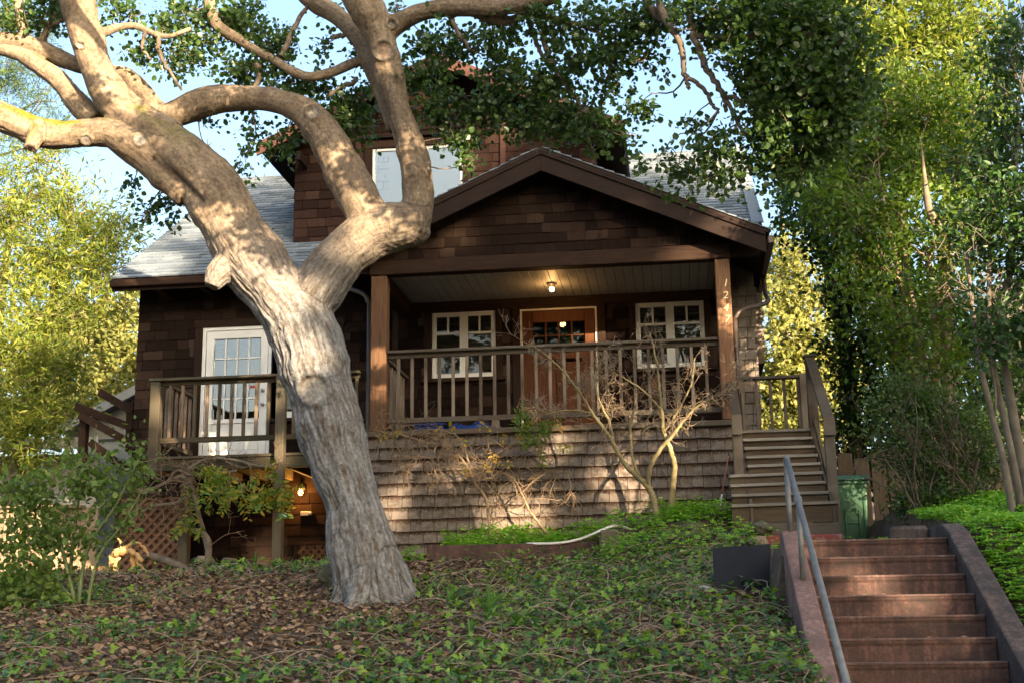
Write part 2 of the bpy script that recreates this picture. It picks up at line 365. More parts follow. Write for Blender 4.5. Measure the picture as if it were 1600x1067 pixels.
MB().box(1.053, 2.276, 11.78, 12.02, 2.1, 2.348).build('top_kerb', m_redw, stairs, bevel=.02)
MB().box(1.93, 2.276, 12.3, 12.5, 2.1, 2.50).build('return_kerb', m_redw, stairs, bevel=.03)

# ------------------------------------------------------------------ house shell
WALL_Y, PORCH_Y, DORM_Y = 19.8, 18.0, 20.36
LX, RX = -8.82, 1.30
house = thing('house', (-3.7, 19.8, 2.4), 'brown shingled two storey house with front porch, balcony and grey roof', 'house')
def part(name):                         # a part made of sub-parts
    o = bpy.data.objects.new(name, None); COL.objects.link(o); o.empty_display_size = .1
    return hang(o, house)
def wall_with_openings(x0, x1, z0, z1, y0, y1, holes):
    mb = MB(); xs = sorted({x0, x1, *[h[i] for h in holes for i in (0, 1)]}); zs = sorted({z0, z1, *[h[i] for h in holes for i in (2, 3)]})
    for a, b_ in zip(xs, xs[1:]):
        run = None
        for c_, d_ in zip(zs, zs[1:]):
            inside = any(h[0] <= (a + b_) / 2 <= h[1] and h[2] <= (c_ + d_) / 2 <= h[3] for h in holes)
            if inside:
                if run: mb.box(a, b_, y0, y1, *run); run = None
            else: run = (run[0], d_) if run else (c_, d_)
        if run: mb.box(a, b_, y0, y1, *run)
    return mb
FD = (-7.69, -6.50, 4.40, 6.555)         # glazed door
SW = (-6.36, -5.42, 5.00, 6.50)          # window behind the trunk
W1 = (-3.84, -2.80, 5.55, 6.63); W2 = (-.56, .52, 5.58, 6.64); DR = (-2.40, -1.17, 4.42, 6.62)
m_sheath = plain('wall_boarding', (.035, .020, .013), .9)
wall = wall_with_openings(LX, RX, 2.2, 7.40, WALL_Y + .03, WALL_Y + .16, [FD, SW, W1, W2, DR]).build('front_wall', m_sheath, house)
MB().box(LX, LX + .13, WALL_Y + .161, 29, 2.2, 7.30).build('side_wall', m_sheath, house)
MB().box(RX - .13, RX, WALL_Y + .161, 29, 2.2, 7.30).build('side_wall', m_sheath, house)
MB().box(LX + .131, RX - .131, 23.6, 23.7, 2.2, 7.30).build('inner_wall', m_inside, house)
MB().box(LX + .131, RX - .131, WALL_Y + .161, 23.6, 4.25, 4.38).build('inner_floor', m_inside, house)
MB().box(LX + .131, RX - .131, WALL_Y + .161, 23.6, 6.95, 7.05).build('inner_ceiling', m_inside, house)

# ---- shingles: one wedge mesh, butt thick at the bottom, scaled for each piece
def wedge_verts():
    return np.array([(x, y, z) for x in (0, 1) for (y, z) in ((-1.0, 0.0), (0.0, 0.0), (-.22, 1.0), (0.0, 1.0))], float)
WV = wedge_verts(); WF = np.array([(0, 4, 6, 2), (1, 3, 7, 5), (0, 1, 5, 4), (2, 6, 7, 3), (0, 2, 3, 1), (4, 5, 7, 6)])
TIPA = 1 - WV[:, 2]
wedge = np_mesh('shingle', WV, WF, np.full(6, 4), {'tip': TIPA}); wedge.materials.append(m_cedar); wedge.polygons.foreach_set('use_smooth', [False] * 6)
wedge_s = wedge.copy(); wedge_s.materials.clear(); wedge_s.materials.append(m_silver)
def courses(x0, x1, z0, z1, exp, wmean, wvar, keep, jig=.006):
    """(x, z, w, h) of every piece; joints staggered"""
    out = []; z = z0; r = 0
    while z < z1 - 1e-6:
        x = x0 - random.uniform(0, wmean)
        while x < x1:
            w = wmean * random.uniform(1 - wvar, 1 + wvar); a, b_ = max(x, x0), min(x + w, x1)
            if b_ - a > .04 and keep((a + b_) / 2, z + exp / 2): out.append((a + .004, z + random.uniform(-jig, jig), b_ - a - .008, exp * 1.22))
            x += w
        z += exp
    return out
def lay_single(pieces, y, parent, mesh, th=.022):
    for x, z, w, h in pieces:
        o = bpy.data.objects.new('shingle', mesh); COL.objects.link(o); hang(o, parent)
        o.location = (x, y, z); o.scale = (w, th * random.uniform(.75, 1.35), h); o.rotation_euler = (random.uniform(-.006, .012), random.uniform(-.007, .007), random.uniform(-.012, .012))
def lay_joined(pieces, O, ux, un, parent, mat, name, th=.022, clip=None):
    """O + ux*x + z up, un = outward normal; one mesh"""
    O, ux, un = v3(*O), v3(*ux), v3(*un); VV = []
    for x, z, w, h in pieces:
        L = WV.copy(); L[:, 0] = x + L[:, 0] * w; L[:, 1] *= th * random.uniform(.75, 1.35); L[:, 2] = z + L[:, 2] * h
        if clip is not None: L[:, 2] = np.minimum(L[:, 2], clip(L[:, 0]))
        VV.append(O + L[:, :1] * ux - L[:, 1:2] * un + L[:, 2:] * v3(0, 0, 1))
    n = len(VV); Fs = (WF[None] + 8 * np.arange(n)[:, None, None]).reshape(-1, 4)
    o = link(name, np_mesh(name, np.vstack(VV), Fs, np.full(len(Fs), 4), {'tip': np.tile(TIPA, n)}), mat, parent); props(o, kind='stuff'); return o
hole = lambda hs: (lambda x, z: not any(h[0] - .12 < x < h[1] + .12 and h[2] - .12 < z < h[3] + .10 for h in hs))
# left part of the front wall, shingle by shingle where it is seen large
left = courses(LX - .01, -4.5, 4.26, 7.32, .163, .27, .38, hole([FD, SW]))
seen = [p for p in left if p[0] < -7.75 or (p[1] > 6.5 and p[0] < -6.6)]; rest = [p for p in left if p not in seen]
lay_single(seen, WALL_Y + .03, wall, wedge)
lay_joined(rest, (0, WALL_Y + .03, 0), (1, 0, 0), (0, -1, 0), wall, m_cedar_i, 'shingle_courses')
lay_joined(courses(LX - .01, -4.45, 2.3, 4.10, .165, .27, .38, lambda x, z: not (-6.0 < x < -5.42 and z < 2.98)), (0, WALL_Y + .03, 0), (1, 0, 0), (0, -1, 0), wall, m_cedar_i, 'shingle_courses')
lay_joined(courses(-4.4, .9, 4.42, 6.70, .165, .25, .35, hole([W1, W2, DR])), (0, WALL_Y + .03, 0), (1, 0, 0), (0, -1, 0), wall, m_cedar_i, 'shingle_courses')
lay_joined(courses(.86, RX + .02, 2.6, 7.1, .17, .16, .25, lambda x, z: True), (0, WALL_Y + .03, 0), (1, 0, 0), (0, -1, 0), wall, m_silver_i, 'shingle_courses', th=.035)
bay = MB().box(RX + .001, RX + .17, 20.6, 22.4, 5.75, 7.3).build('chimney_bay', m_sheath, house)
lay_joined(courses(RX - .02, RX + .19, 5.75, 7.1, .17, .13, .2, lambda x, z: True), (0, 20.6, 0), (1, 0, 0), (0, -1, 0), bay, m_silver_i, 'shingle_courses', th=.03)
# porch base wall
skirt = MB().box(-4.46, .80, PORCH_Y + .03, PORCH_Y + .15, 2.2, 4.36).box(-4.46, -4.33, PORCH_Y + .151, WALL_Y, 2.2, 4.36).build('porch_base_wall', m_sheath, house)
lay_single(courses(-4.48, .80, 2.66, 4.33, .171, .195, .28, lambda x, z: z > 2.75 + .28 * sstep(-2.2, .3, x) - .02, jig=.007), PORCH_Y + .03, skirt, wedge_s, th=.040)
lay_joined(courses(0, 1.75, 2.5, 4.33, .171, .2, .3, lambda x, z: True), (-4.46, PORCH_Y + .03, 0), (0, 1, 0), (-1, 0, 0), skirt, m_cedar_i, 'shingle_courses')
MB().box(-4.47, .79, PORCH_Y - .05, PORCH_Y + .17, 4.362, 4.44).build('ledge_board', m_rail_x, house, bevel=.008)
MB().box(-4.44, .86, PORCH_Y + .171, WALL_Y, 4.30, 4.41).build('porch_floor', m_rail_y, house)

# ---- roofs
PITCH_M = (10.934 - 7.31) / (24.5 - 19.2)
def roof_slab(name, pts, thick, mat):
    """four corners of the upper face; thickness straight down"""
    mb = MB(); p = [v3(*a) for a in pts]; d = v3(0, 0, thick)
    mb.hexa([p[0] - d, p[0], p[1] - d, p[1], p[3] - d, p[3], p[2] - d, p[2]])
    return mb.build(name, mat, house)
def asphalt(name, c0, c1, c2):
    m, nt, b = new_mat(name); r = nd(nt, 'ShaderNodeNewGeometry').outputs['Random Per Island']; c = ramp(nt, r, [(0, c0), (.5, c1), (1, c2)])
    sp = noise(nt, 60, detail=3); c = mixc(nt, ramp(nt, sp, [(.4, (.5, .5, .5)), (.6, (0, 0, 0))]), c, sc(c0, .6)); c = mixc(nt, .5, c, ramp(nt, noise(nt, .8, detail=5), [(.3, (.7, .68, .66)), (.7, (1.25, 1.25, 1.25))]), 'MULTIPLY')
    nt.links.new(c, b.inputs['Base Color']); b.inputs['Roughness'].default_value = .8; bump(nt, b, sp, .4, .004); return m
m_roof = asphalt('asphalt_shingle', (.075, .098, .125), (.135, .17, .208), (.205, .24, .275))
def tabs(name, O, ux, us, width, length, parent, exp=.17, tab=.31, keep=None):
    """roof shingles in courses: O eave corner, ux along the eave, us up the slope"""
    O, ux, us = v3(*O), v3(*ux), v3(*us); un = np.cross(ux, us); un /= np.linalg.norm(un); VV = []
    r = 0; s = -.03
    while s < length:
        x = -random.uniform(0, tab)
        while x < width:
            w = tab * random.uniform(.75, 1.2); a, b_ = max(0, x), min(width, x + w)
            if b_ - a > .03 and (keep is None or keep(O + ux * (a + b_) / 2 + us * s)):
                t0, t1 = random.uniform(.020, .032), .004; h = min(exp * 1.1, length - s)
                for xx in (a + .003, b_ - .003):
                    for (ss, nn) in ((s, t0), (s, 0.001), (s + h, t1), (s + h, 0.001)): VV.append(O + ux * xx + us * ss + un * nn)
            x += w
        s += exp
    n = len(VV) // 8; Fs = (np.array([(0, 4, 6, 2), (1, 3, 7, 5), (0, 1, 5, 4), (2, 6, 7, 3), (0, 2, 3, 1), (4, 5, 7, 6)])[None] + 8 * np.arange(n)[:, None, None]).reshape(-1, 4)
    return props(link(name, np_mesh(name, np.array(VV), Fs, np.full(len(Fs), 4)), m_roof, parent), kind='stuff')
E0, RG = (19.2, 7.31), (24.5, 10.934)
mr = roof_slab('main_roof', [(-9.02, *E0), (1.52, *E0), (1.52, *RG), (-9.02, *RG)], .12, m_fascia)
sl_ = math.hypot(RG[0] - E0[0], RG[1] - E0[1]); us_ = v3(0, (RG[0] - E0[0]) / sl_, (RG[1] - E0[1]) / sl_)
inside_dormer = lambda p: (-6.30 < p[0] < -1.24 and p[1] > 20.45)
tabs('roof_shingles', (-9.05, *E0), (1, 0, 0), us_, 10.6, sl_, mr, keep=lambda p: not inside_dormer(p) and (p[0] < -1.3 or p[1] > 20.2))
roof_slab('rear_roof', [(-9.02, 29.8, 7.31), (1.52, 29.8, 7.31), (1.52, 24.501, 10.934), (-9.02, 24.501, 10.934)], .12, m_fascia)
k = 0
for s in np.arange(.1, sl_, .19):         # caps along the right rake
    p = v3(1.45, *E0) + us_ * s
    if p[1] > 20.15:
        MB().obox(p + v3(0, 0, .035), (.10, 0, 0), us_ * .115, np.cross((1, 0, 0), us_) * .016).build('rake_cap', m_roof, mr, bevel=.005)
MB().box(-9.04, -4.9, 19.10, 19.185, 7.13, 7.25).build('gutter', m_trim_x, house, bevel=.012)
MB().box(-9.03, -4.9, 19.19, 19.22, 7.08, 7.185).build('eave_board', m_fascia, house)
for x in (-8.3, -7.55, -6.8, -6.05, -5.3): MB().box(x, x + .09, 19.24, 19.79, 7.06, 7.17).build('rafter_tail', m_trim_y, house)
MB().beam((-9.03, 19.2, 7.17), (-9.03, 24.5, 10.79), .04, .2).build('rake_board', m_fascia, house)

# porch gable: rake plane 17.65, wall plane 18
GX0, GZ0, GS, GH = -1.795, 8.50, .447, 3.165
groof = lambda x: GZ0 - GS * np.abs(np.asarray(x) - GX0)
for sgn in (-1, 1):
    xe = GX0 + sgn * GH; ze = float(groof(xe))
    yb = 22.2
    mb = MB(); a, b_ = (GX0, GZ0), (xe + sgn * .04, ze - .02)
    top = [v3(a[0], 17.58, a[1]), v3(b_[0], 17.58, b_[1]), v3(b_[0], yb, b_[1]), v3(a[0], yb, a[1])]; d = v3(0, 0, .05)
    mb.hexa([top[0] - d, top[0], top[1] - d, top[1], top[3] - d, top[3], top[2] - d, top[2]])
    pr_ = mb.build('porch_roof', m_fascia, house)
    us2 = v3(-sgn, 0, GS); L = np.linalg.norm(us2); us2 /= L
    tabs('roof_shingles', (b_[0], 17.56 if sgn > 0 else yb, b_[1]), (0, 1 if sgn > 0 else -1, 0), us2, yb - 17.56, GH * L + .04, pr_)
    # rake board, deep, with a thinner crown strip over it
    z1 = float(groof(xe))
    MB().prism([(GX0, GZ0 - .055), (xe, z1 - .055), (xe, z1 - .36), (GX0, GZ0 - .36)], 17.60, 17.65).build('rake_board', m_fascia, house, bevel=.006)
    MB().prism([(GX0, GZ0 - .055), (xe, z1 - .055), (xe, z1 - .11), (GX0, GZ0 - .11)], 17.575, 17.598).build('rake_strip', m_fascia, house, bevel=.004)
    # soffit boards behind the rake
    for kk in range(1, 15):
        t0, t1 = (kk - 1) / 14, kk / 14; xa, xb = GX0 + sgn * GH * t0, GX0 + sgn * GH * t1
        za, zb = float(groof(xa)) - .075, float(groof(xb)) - .075
        MB().hexa([(x, y, z - dz) for (x, z) in ((xa + sgn * .003, za), (xb - sgn * .003, zb)) for y in (17.66, 18.02) for dz in (.02, 0)]).build('soffit_board', m_fascia, house)
gw = MB().prism([(-4.90, 7.0), (1.30, 7.0), (1.30, float(groof(1.30)) - .10), (GX0, GZ0 - .10), (-4.90, float(groof(-4.90)) - .10)], PORCH_Y + .03, PORCH_Y + .12).build('porch_gable', m_sheath, house)
lay_joined(courses(-4.9, 1.30, 7.02, 8.5, .152, .215, .35, lambda x, z: z < groof(x) - .08), (0, PORCH_Y + .03, 0), (1, 0, 0), (0, -1, 0), gw, m_cedar_i, 'shingle_courses', clip=lambda x: groof(x) - .1)
# porch frame
MB().box(-4.42, .885, PORCH_Y - .07, PORCH_Y + .12, 6.772, 6.995).build('porch_beam', m_trim_x, house, bevel=.01)
for xa, xb in ((-4.9, -4.421), (.886, 1.30)): MB().box(xa, xb, PORCH_Y, PORCH_Y + .11, 6.82, 6.995).build('frieze_board', m_fascia, house)
MB().box(-4.40, -4.165, PORCH_Y - .05, PORCH_Y + .17, 4.441, 6.77).build('porch_post', m_post, house, bevel=.012)
MB().box(.655, .865, PORCH_Y - .05, PORCH_Y + .17, 4.441, 6.77).build('porch_post', m_post, house, bevel=.012)
MB().box(-4.38, -4.18, PORCH_Y + .171, WALL_Y, 6.60, 6.99).build('side_beam', m_trim_y, house, bevel=.01)
MB().box(.67, .85, PORCH_Y + .171, WALL_Y, 6.60, 6.99).build('side_beam', m_trim_y, house, bevel=.01)
pc = part('porch_ceiling')
x = -4.175
while x < .66:
    MB().box(x + .003, x + .137, PORCH_Y + .125, WALL_Y - .03, 6.80 + random.uniform(0, .003), 6.825).build('ceiling_plank', m_ceil, pc, bevel=.004); x += .14
MB().box(-4.175, .665, PORCH_Y + .125, WALL_Y - .03, 6.830, 6.85).build('backing', m_sheath, pc)
MB().box(-4.17, .665, WALL_Y - .028, WALL_Y + .02, 6.66, 6.797).build('wall_trim', m_trim_x, house, bevel=.006)
for s in (-1, 1):                           # side gable-ends of the porch, closed over the side beams
    x = -4.42 if s < 0 else .855
    MB().box(x, x + .03, PORCH_Y + .13, WALL_Y, 6.995, 7.25).build('side_panel', m_sheath, house)
MB().box(1.395, 1.49, 17.6, 20.4, 6.86, 6.98).build('gutter', m_gutter, house, bevel=.015)
MB().tube(spline([(1.44, 19.4, 6.86), (1.44, 19.2, 6.55), (1.42, 18.7, 6.28), (1.02, 18.15, 6.05), (.90, 18.09, 5.9)], 5), .035, 8).tube([(.905, 18.09, 5.92), (.905, 18.09, 4.4)], .035, 8).build('downspout', m_gutter, house, smooth=True)
MB().tube(spline([(-4.95, 18.6, 6.78), (-4.86, 18.5, 6.74), (-4.62, 18.4, 6.62), (-4.52, 18.36, 6.45)], 6), .038, 8).tube([(-4.52, 18.36, 6.46), (-4.52, 18.36, 2.6)], .038, 8).build('downspout', m_gutter, house, smooth=True)

# dormer with its own gable
DX0, DZ0, DS, DH = -3.77, 11.19, .46, 3.10
droof = lambda x: DZ0 - DS * np.abs(np.asarray(x) - DX0)
DWN = (-4.99, -3.41, 8.55, 9.74)
dw = wall_with_openings(-6.36, -1.18, 7.7, 9.85, DORM_Y + .03, DORM_Y + .14, [DWN]).prism([(-6.36, 9.8501), (-1.18, 9.8501), (-1.18, float(droof(-1.18)) - .06), (DX0, DZ0 - .08), (-6.36, float(droof(-6.36)) - .06)], DORM_Y + .03, DORM_Y + .14).build('dormer_wall', m_sheath, house)
lay_joined(courses(-6.37, -1.17, 8.06, 11.1, .165, .27, .35, lambda x, z: z < droof(x) - .05 and not (DWN[0] - .14 < x < DWN[1] + .14 and DWN[2] - .1 < z < DWN[3] + .08)), (0, DORM_Y + .03, 0), (1, 0, 0), (0, -1, 0), dw, m_cedar_up, 'shingle_courses', clip=lambda x: droof(x) - .07)
for xa in (-6.36, -1.31): MB().box(xa, xa + .13, DORM_Y + .141, 24, 7.7, 9.65).build('dormer_side_wall', m_sheath, house)
lay_joined(courses(0, 3.6, 8.1, 9.65, .165, .27, .35, lambda x, z: z > 8.0 + .68 * x), (-6.36, DORM_Y + .03, 0), (0, 1, 0), (-1, 0, 0), dw, m_cedar_up, 'shingle_courses')
for sgn in (-1, 1):
    xe = DX0 + sgn * DH; top = [v3(DX0, 19.84, DZ0), v3(xe, 19.84, float(droof(xe))), v3(xe, 26, float(droof(xe))), v3(DX0, 26, DZ0)]; d = v3(0, 0, .10); mb = MB()
    mb.hexa([top[0] - d, top[0], top[1] - d, top[1], top[3] - d, top[3], top[2] - d, top[2]]); dr = mb.build('dormer_roof', m_fascia, house)
    us2 = v3(-sgn, 0, DS); L = np.linalg.norm(us2); us2 /= L
    tabs('roof_shingles', (xe, 19.84 if sgn > 0 else 26, float(droof(xe))), (0, 1 if sgn > 0 else -1, 0), us2, 6.16, DH * L, dr, exp=.2, tab=.4)
    MB().prism([(DX0, DZ0 - .01), (xe, float(droof(xe)) - .01), (xe, float(droof(xe)) - .24), (DX0, DZ0 - .24)], 19.79, 19.838).build('rake_board', m_fascia_red, house, bevel=.005)
MB().box(-6.2, -6.13, 19.9, 20.35, 9.45, 9.6).build('bracket', m_fascia, house)
m_flash = plain('white_flashing', (.62, .62, .60), .5, var=.1)
MB().box(-6.40, -1.14, DORM_Y - .05, DORM_Y + .005, 8.055, 8.085).build('flashing', m_flash, house)

# ------------------------------------------------------------------ windows and doors
def casing(x0, x1, z0, z1, y, p, w=.10, mx=None, sill=True):
    """brown boards round an opening, butted"""
    MB().box(x0 - w, x0 - .001, y - .045, y + .028, z0 - .001, z1).build('casing', m_trim_z, p, bevel=.005)
    MB().box(x1 + .001, x1 + w, y - .045, y + .028, z0 - .001, z1).build('casing', m_trim_z, p, bevel=.005)
    MB().box(x0 - w - .02, x1 + w + .02, y - .05, y + .028, z1 + .001, z1 + w).build('casing', m_trim_x, p, bevel=.005)
    if sill: MB().box(x0 - w - .06, x1 + w + .06, y - .09, y + .028, z0 - .065, z0 - .003).build('sill', m_trim_x, p, bevel=.006)
def pane(x0, x1, z0, z1, y, p, mat=None): return MB().box(x0, x1, y - .003, y + .003, z0, z1).build('pane', mat or m_glass, p)
def blind(x0, x1, z0, z1, y, p, mat, pitch=.028):
    mb = MB(); z = z0
    while z < z1: mb.obox(((x0 + x1) / 2, y, z), ((x1 - x0) / 2, 0, 0), (0, .011, .008), (0, -.0005, .0007)); z += pitch
    return props(mb.build('blind', mat, p), kind='stuff')
def casement(x0, x1, z0, z1, y, name='porch_window'):
    p = part(name); casing(x0, x1, z0, z1, y, p)
    F = .075; xm = (x0 + x1) / 2; zt = z1 - .35; yo, yi = y - .012, y + .035
    MB().box(x0, x0 + F, yo, yi, z0, z1).build('frame', m_white, p, bevel=.006); MB().box(x1 - F, x1, yo, yi, z0, z1).build('frame', m_white, p, bevel=.006)
    MB().box(xm - .068, xm + .068, yo - .002, yi, z0, z1).build('frame', m_white, p, bevel=.006)
    for a, b_ in ((x0 + F + .001, xm - .069), (xm + .069, x1 - F - .001)):
        MB().box(a, b_, yo, yi, z1 - F, z1).build('frame', m_white, p, bevel=.005); MB().box(a, b_, yo, yi, z0, z0 + F).build('frame', m_white, p, bevel=.005)
        MB().box(a, b_, yo + .004, yi, zt - .02, zt + .02).build('muntin', m_white, p, bevel=.004)
        c_ = (a + b_) / 2; MB().box(c_ - .016, c_ + .016, yo + .004, yi, zt + .021, z1 - F - .001).build('muntin', m_white, p, bevel=.004)
        for u, v, g, h in ((a, c_ - .017, zt + .021, z1 - F), (c_ + .017, b_, zt + .021, z1 - F), (a, b_, z0 + F, zt - .021)): pane(u, v, g, h, y + .012, p)
    blind(x0 + .03, x1 - .03, z0 + .16, z1 - .02, y + .085, p, m_blind); return p
casement(*W1, WALL_Y + .02); w2 = casement(*W2, WALL_Y + .02)
# glazed door of the balcony: 4 x 4 panes over a white panel
def glazed_door(x0, x1, z0, z1, y):
    p = part('glazed_door'); casing(x0, x1, z0, z1, y, p, w=.13, sill=False); yo, yi = y - .01, y + .04
    MB().box(x0, x0 + .06, yo - .012, yi, z0, z1).build('frame', m_white, p, bevel=.005); MB().box(x1 - .06, x1, yo - .012, yi, z0, z1).build('frame', m_white, p, bevel=.005); MB().box(x0 + .061, x1 - .061, yo - .012, yi, z1 - .06, z1).build('frame', m_white, p, bevel=.005)
    a, b_ = x0 + .07, x1 - .07; S = .125
    MB().box(a, a + S, yo, yi, z0, z1 - .065).build('stile', m_white, p, bevel=.005); MB().box(b_ - S, b_, yo, yi, z0, z1 - .065).build('stile', m_white, p, bevel=.005)
    ga, gb = a + S, b_ - S; gz0, gz1 = z0 + .62, z1 - .20
    MB().box(ga + .001, gb - .001, yo, yi, gz1, z1 - .065).build('top_rail', m_white, p, bevel=.005); MB().box(ga + .001, gb - .001, yo, yi, z0, z0 + .10).build('bottom_rail', m_white, p, bevel=.004)
    MB().box(ga + .001, gb - .001, yo + .014, yi - .01, z0 + .101, gz0 - .07).build('panel', m_white, p, bevel=.012); MB().box(ga + .001, gb - .001, yo, yi, gz0 - .069, gz0).build('lock_rail', m_white, p, bevel=.004)
    n = 4; cw = (gb - ga) / n; ch = (gz1 - gz0) / n
    for i in range(n):
        for j in range(n): pane(ga + i * cw + .011, ga + (i + 1) * cw - .011, gz0 + j * ch + .011, gz0 + (j + 1) * ch - .011, y + .015, p, m_glass_d)
    for i in range(1, n): MB().box(ga + i * cw - .012, ga + i * cw + .012, yo + .004, yi, gz0 + .001, gz1 - .001).build('muntin', m_white, p, bevel=.003)
    for j in range(1, n):
        for i in range(n): MB().box(ga + i * cw + .0125, ga + (i + 1) * cw - .0125, yo + .006, yi - .002, gz0 + j * ch - .012, gz0 + j * ch + .012).build('muntin', m_white, p, bevel=.003)
    for zz in (z0 + 1.07, z0 + .84): MB().lathe((b_ - .06, yo, zz), [(.028, 0), (.028, -.012), (.012, -.016), (.012, -.04), (.026, -.05), (.026, -.07), (.01, -.075)], 14, axis=1).build('door_knob', m_metal, p, smooth=True)
    mb = MB()                              # hanging cloth behind the right column of panes, folded
    for x_a, x_b in ((gb - cw * 1.02, gb), (ga + cw * 1.55, ga + cw * 1.95)):
        n = 16; pts = [(lerp(x_a, x_b, i / n), y + .12 + .02 * math.sin(i * 1.9), 0) for i in range(n + 1)]
        for (xa, ya, _), (xb, yb, _) in zip(pts, pts[1:]): mb.hexa([(xx, yy, zz) for xx, yv in ((xa, ya), (xb, yb)) for yy in (yv, yv + .004) for zz in (z0 + .5, z1 - .1)])
    mb.build('curtain', m_curtain, p)
    MB().box(gb - cw * .86, gb - cw * .2, y + .006, y + .010, z0 + 1.12, z0 + 1.165).build('sticker', plain('red_sticker', (.35, .03, .03), .5), p)
glazed_door(*FD, WALL_Y + .02)
p = part('side_window'); casing(*SW, WALL_Y + .02, p, w=.12)
x0, x1, z0, z1 = SW; y = WALL_Y + .02
for a, b_ in ((x0, x0 + .09), (x1 - .09, x1), ((x0 + x1) / 2 - .05, (x0 + x1) / 2 + .05)): MB().box(a, b_, y - .012, y + .035, z0, z1).build('frame', m_white, p, bevel=.005)
for a, b_ in ((x0 + .091, (x0 + x1) / 2 - .051), ((x0 + x1) / 2 + .051, x1 - .091)):
    MB().box(a, b_, y - .010, y + .035, z0, z0 + .11).build('frame', m_white, p, bevel=.005); MB().box(a, b_, y - .010, y + .035, z1 - .09, z1).build('frame', m_white, p, bevel=.005); pane(a, b_, z0 + .11, z1 - .09, y + .01, p)
blind(x0 + .05, x1 - .05, z0 + .1, z1 - .05, y + .09, p, m_blind)
# front door, orange brown with eight lights in two rows
m_door = wood('orange_door_wood', (.105, .042, .019), (.055, .023, .012), axis=2, rough=.5)
m_whiteline = plain('cream_door_stop', (.60, .56, .48), .5, var=.1)
p = part('front_door'); x0, x1, z0, z1 = DR; y = WALL_Y + .02
casing(x0, x1, z0, z1, y, p, w=.13, sill=False)
MB().box(x0, x0 + .03, y - .03, y + .04, z0, z1).build('frame', m_whiteline, p); MB().box(x1 - .03, x1, y - .03, y + .04, z0, z1).build('frame', m_whiteline, p); MB().box(x0 + .031, x1 - .031, y - .03, y + .04, z1 - .03, z1).build('frame', m_whiteline, p)
a, b_ = x0 + .04, x1 - .04; S = .16; ga, gb = a + S, b_ - S; gz0, gz1 = z1 - .66, z1 - .22
MB().box(a, ga, y, y + .045, z0 + .01, z1 - .035).build('stile', m_door, p, bevel=.005); MB().box(gb, b_, y, y + .045, z0 + .01, z1 - .035).build('stile', m_door, p, bevel=.005)
MB().box(ga + .001, gb - .001, y, y + .045, gz1, z1 - .035).build('top_rail', m_door, p, bevel=.005); MB().box(ga + .001, gb - .001, y, y + .045, gz0 - .16, gz0).build('lock_rail', m_door, p, bevel=.005)
MB().box(ga + .001, gb - .001, y, y + .045, z0 + .01, z0 + .2).build('bottom_rail', m_door, p, bevel=.005)
cw = (gb - ga) / 4
for i in range(4):
    for j in range(2): pane(ga + i * cw + .012, ga + (i + 1) * cw - .012, gz0 + j * .22 + .012, gz0 + (j + 1) * .22 - .012, y + .02, p)
for i in range(1, 4): MB().box(ga + i * cw - .013, ga + i * cw + .013, y + .004, y + .04, gz0 + .001, gz1 - .001).build('muntin', m_door, p)
for i in range(4): MB().box(ga + i * cw + .014, ga + (i + 1) * cw - .014, y + .006, y + .038, gz0 + .208, gz0 + .232).build('muntin', m_door, p)
for i in range(2):
    xa = lerp(ga, gb, i / 2); MB().box(xa + .05, xa + (gb - ga) / 2 - .05, y + .012, y + .035, z0 + .25, gz0 - .21).build('panel', m_door, p, bevel=.012)
MB().box(lerp(ga, gb, .5) - .05, lerp(ga, gb, .5) + .049, y, y + .045, z0 + .201, gz0 - .161).build('middle_stile', m_door, p, bevel=.004)
for xa in (ga + .001, gb - .051): MB().box(xa, xa + .05, y + .008, y + .045, z0 + .201, gz0 - .161).build('panel_edge', m_door, p)
MB().lathe((b_ - .07, y, z0 + .95), [(.03, 0), (.03, -.01), (.012, -.015), (.012, -.045), (.03, -.055), (.03, -.075), (.012, -.085)], 14, axis=1).build('door_knob', m_brass, p, smooth=True)
# upper window, blinded by a white printed sheet
p = part('upper_window'); x0, x1, z0, z1 = DWN; y = DORM_Y + .02; casing(x0, x1, z0, z1, y, p, w=.14)
MB().box(x0, x0 + .045, y - .012, y + .035, z0, z1).build('frame', m_white, p, bevel=.004); MB().box(x1 - .045, x1, y - .012, y + .035, z0, z1).build('frame', m_white, p, bevel=.004)
xm = lerp(x0, x1, .60); MB().box(xm - .022, xm + .022, y - .012, y + .035, z0, z1).build('frame', m_white, p, bevel=.004)
for a, b_ in ((x0 + .046, xm - .023), (xm + .023, x1 - .046)):
    MB().box(a, b_, y - .010, y + .035, z1 - .05, z1).build('frame', m_white, p, bevel=.004); MB().box(a, b_, y - .010, y + .035, z0, z0 + .05).build('frame', m_white, p, bevel=.004); pane(a, b_, z0 + .05, z1 - .05, y + .012, p, m_glass_d)
MB().box(x0 + .01, x1 - .01, y + .05, y + .056, z0 + .01, z1 - .01).build('paper_sheet', m_sheet, p)
def text_mesh(txt, size, name, mat, parent, mtx, extrude=0., shear=0.):
    cu = bpy.data.curves.new(name, 'FONT'); cu.body = txt; cu.size = size; cu.extrude = extrude; cu.shear = shear; cu.align_x = 'CENTER'; cu.align_y = 'CENTER'; cu.resolution_u = 4
    t = bpy.data.objects.new('t', cu); COL.objects.link(t); dg = bpy.context.evaluated_depsgraph_get(); me = bpy.data.meshes.new_from_object(t.evaluated_get(dg)); bpy.data.objects.remove(t)
    me.transform(mtx); me.materials.clear(); return link(name, me, mat, parent)
UPRIGHT = Matrix.Rotation(rad(90), 4, 'X')
m_print = plain('grey_print', (.50, .54, .56), .6, var=.05)
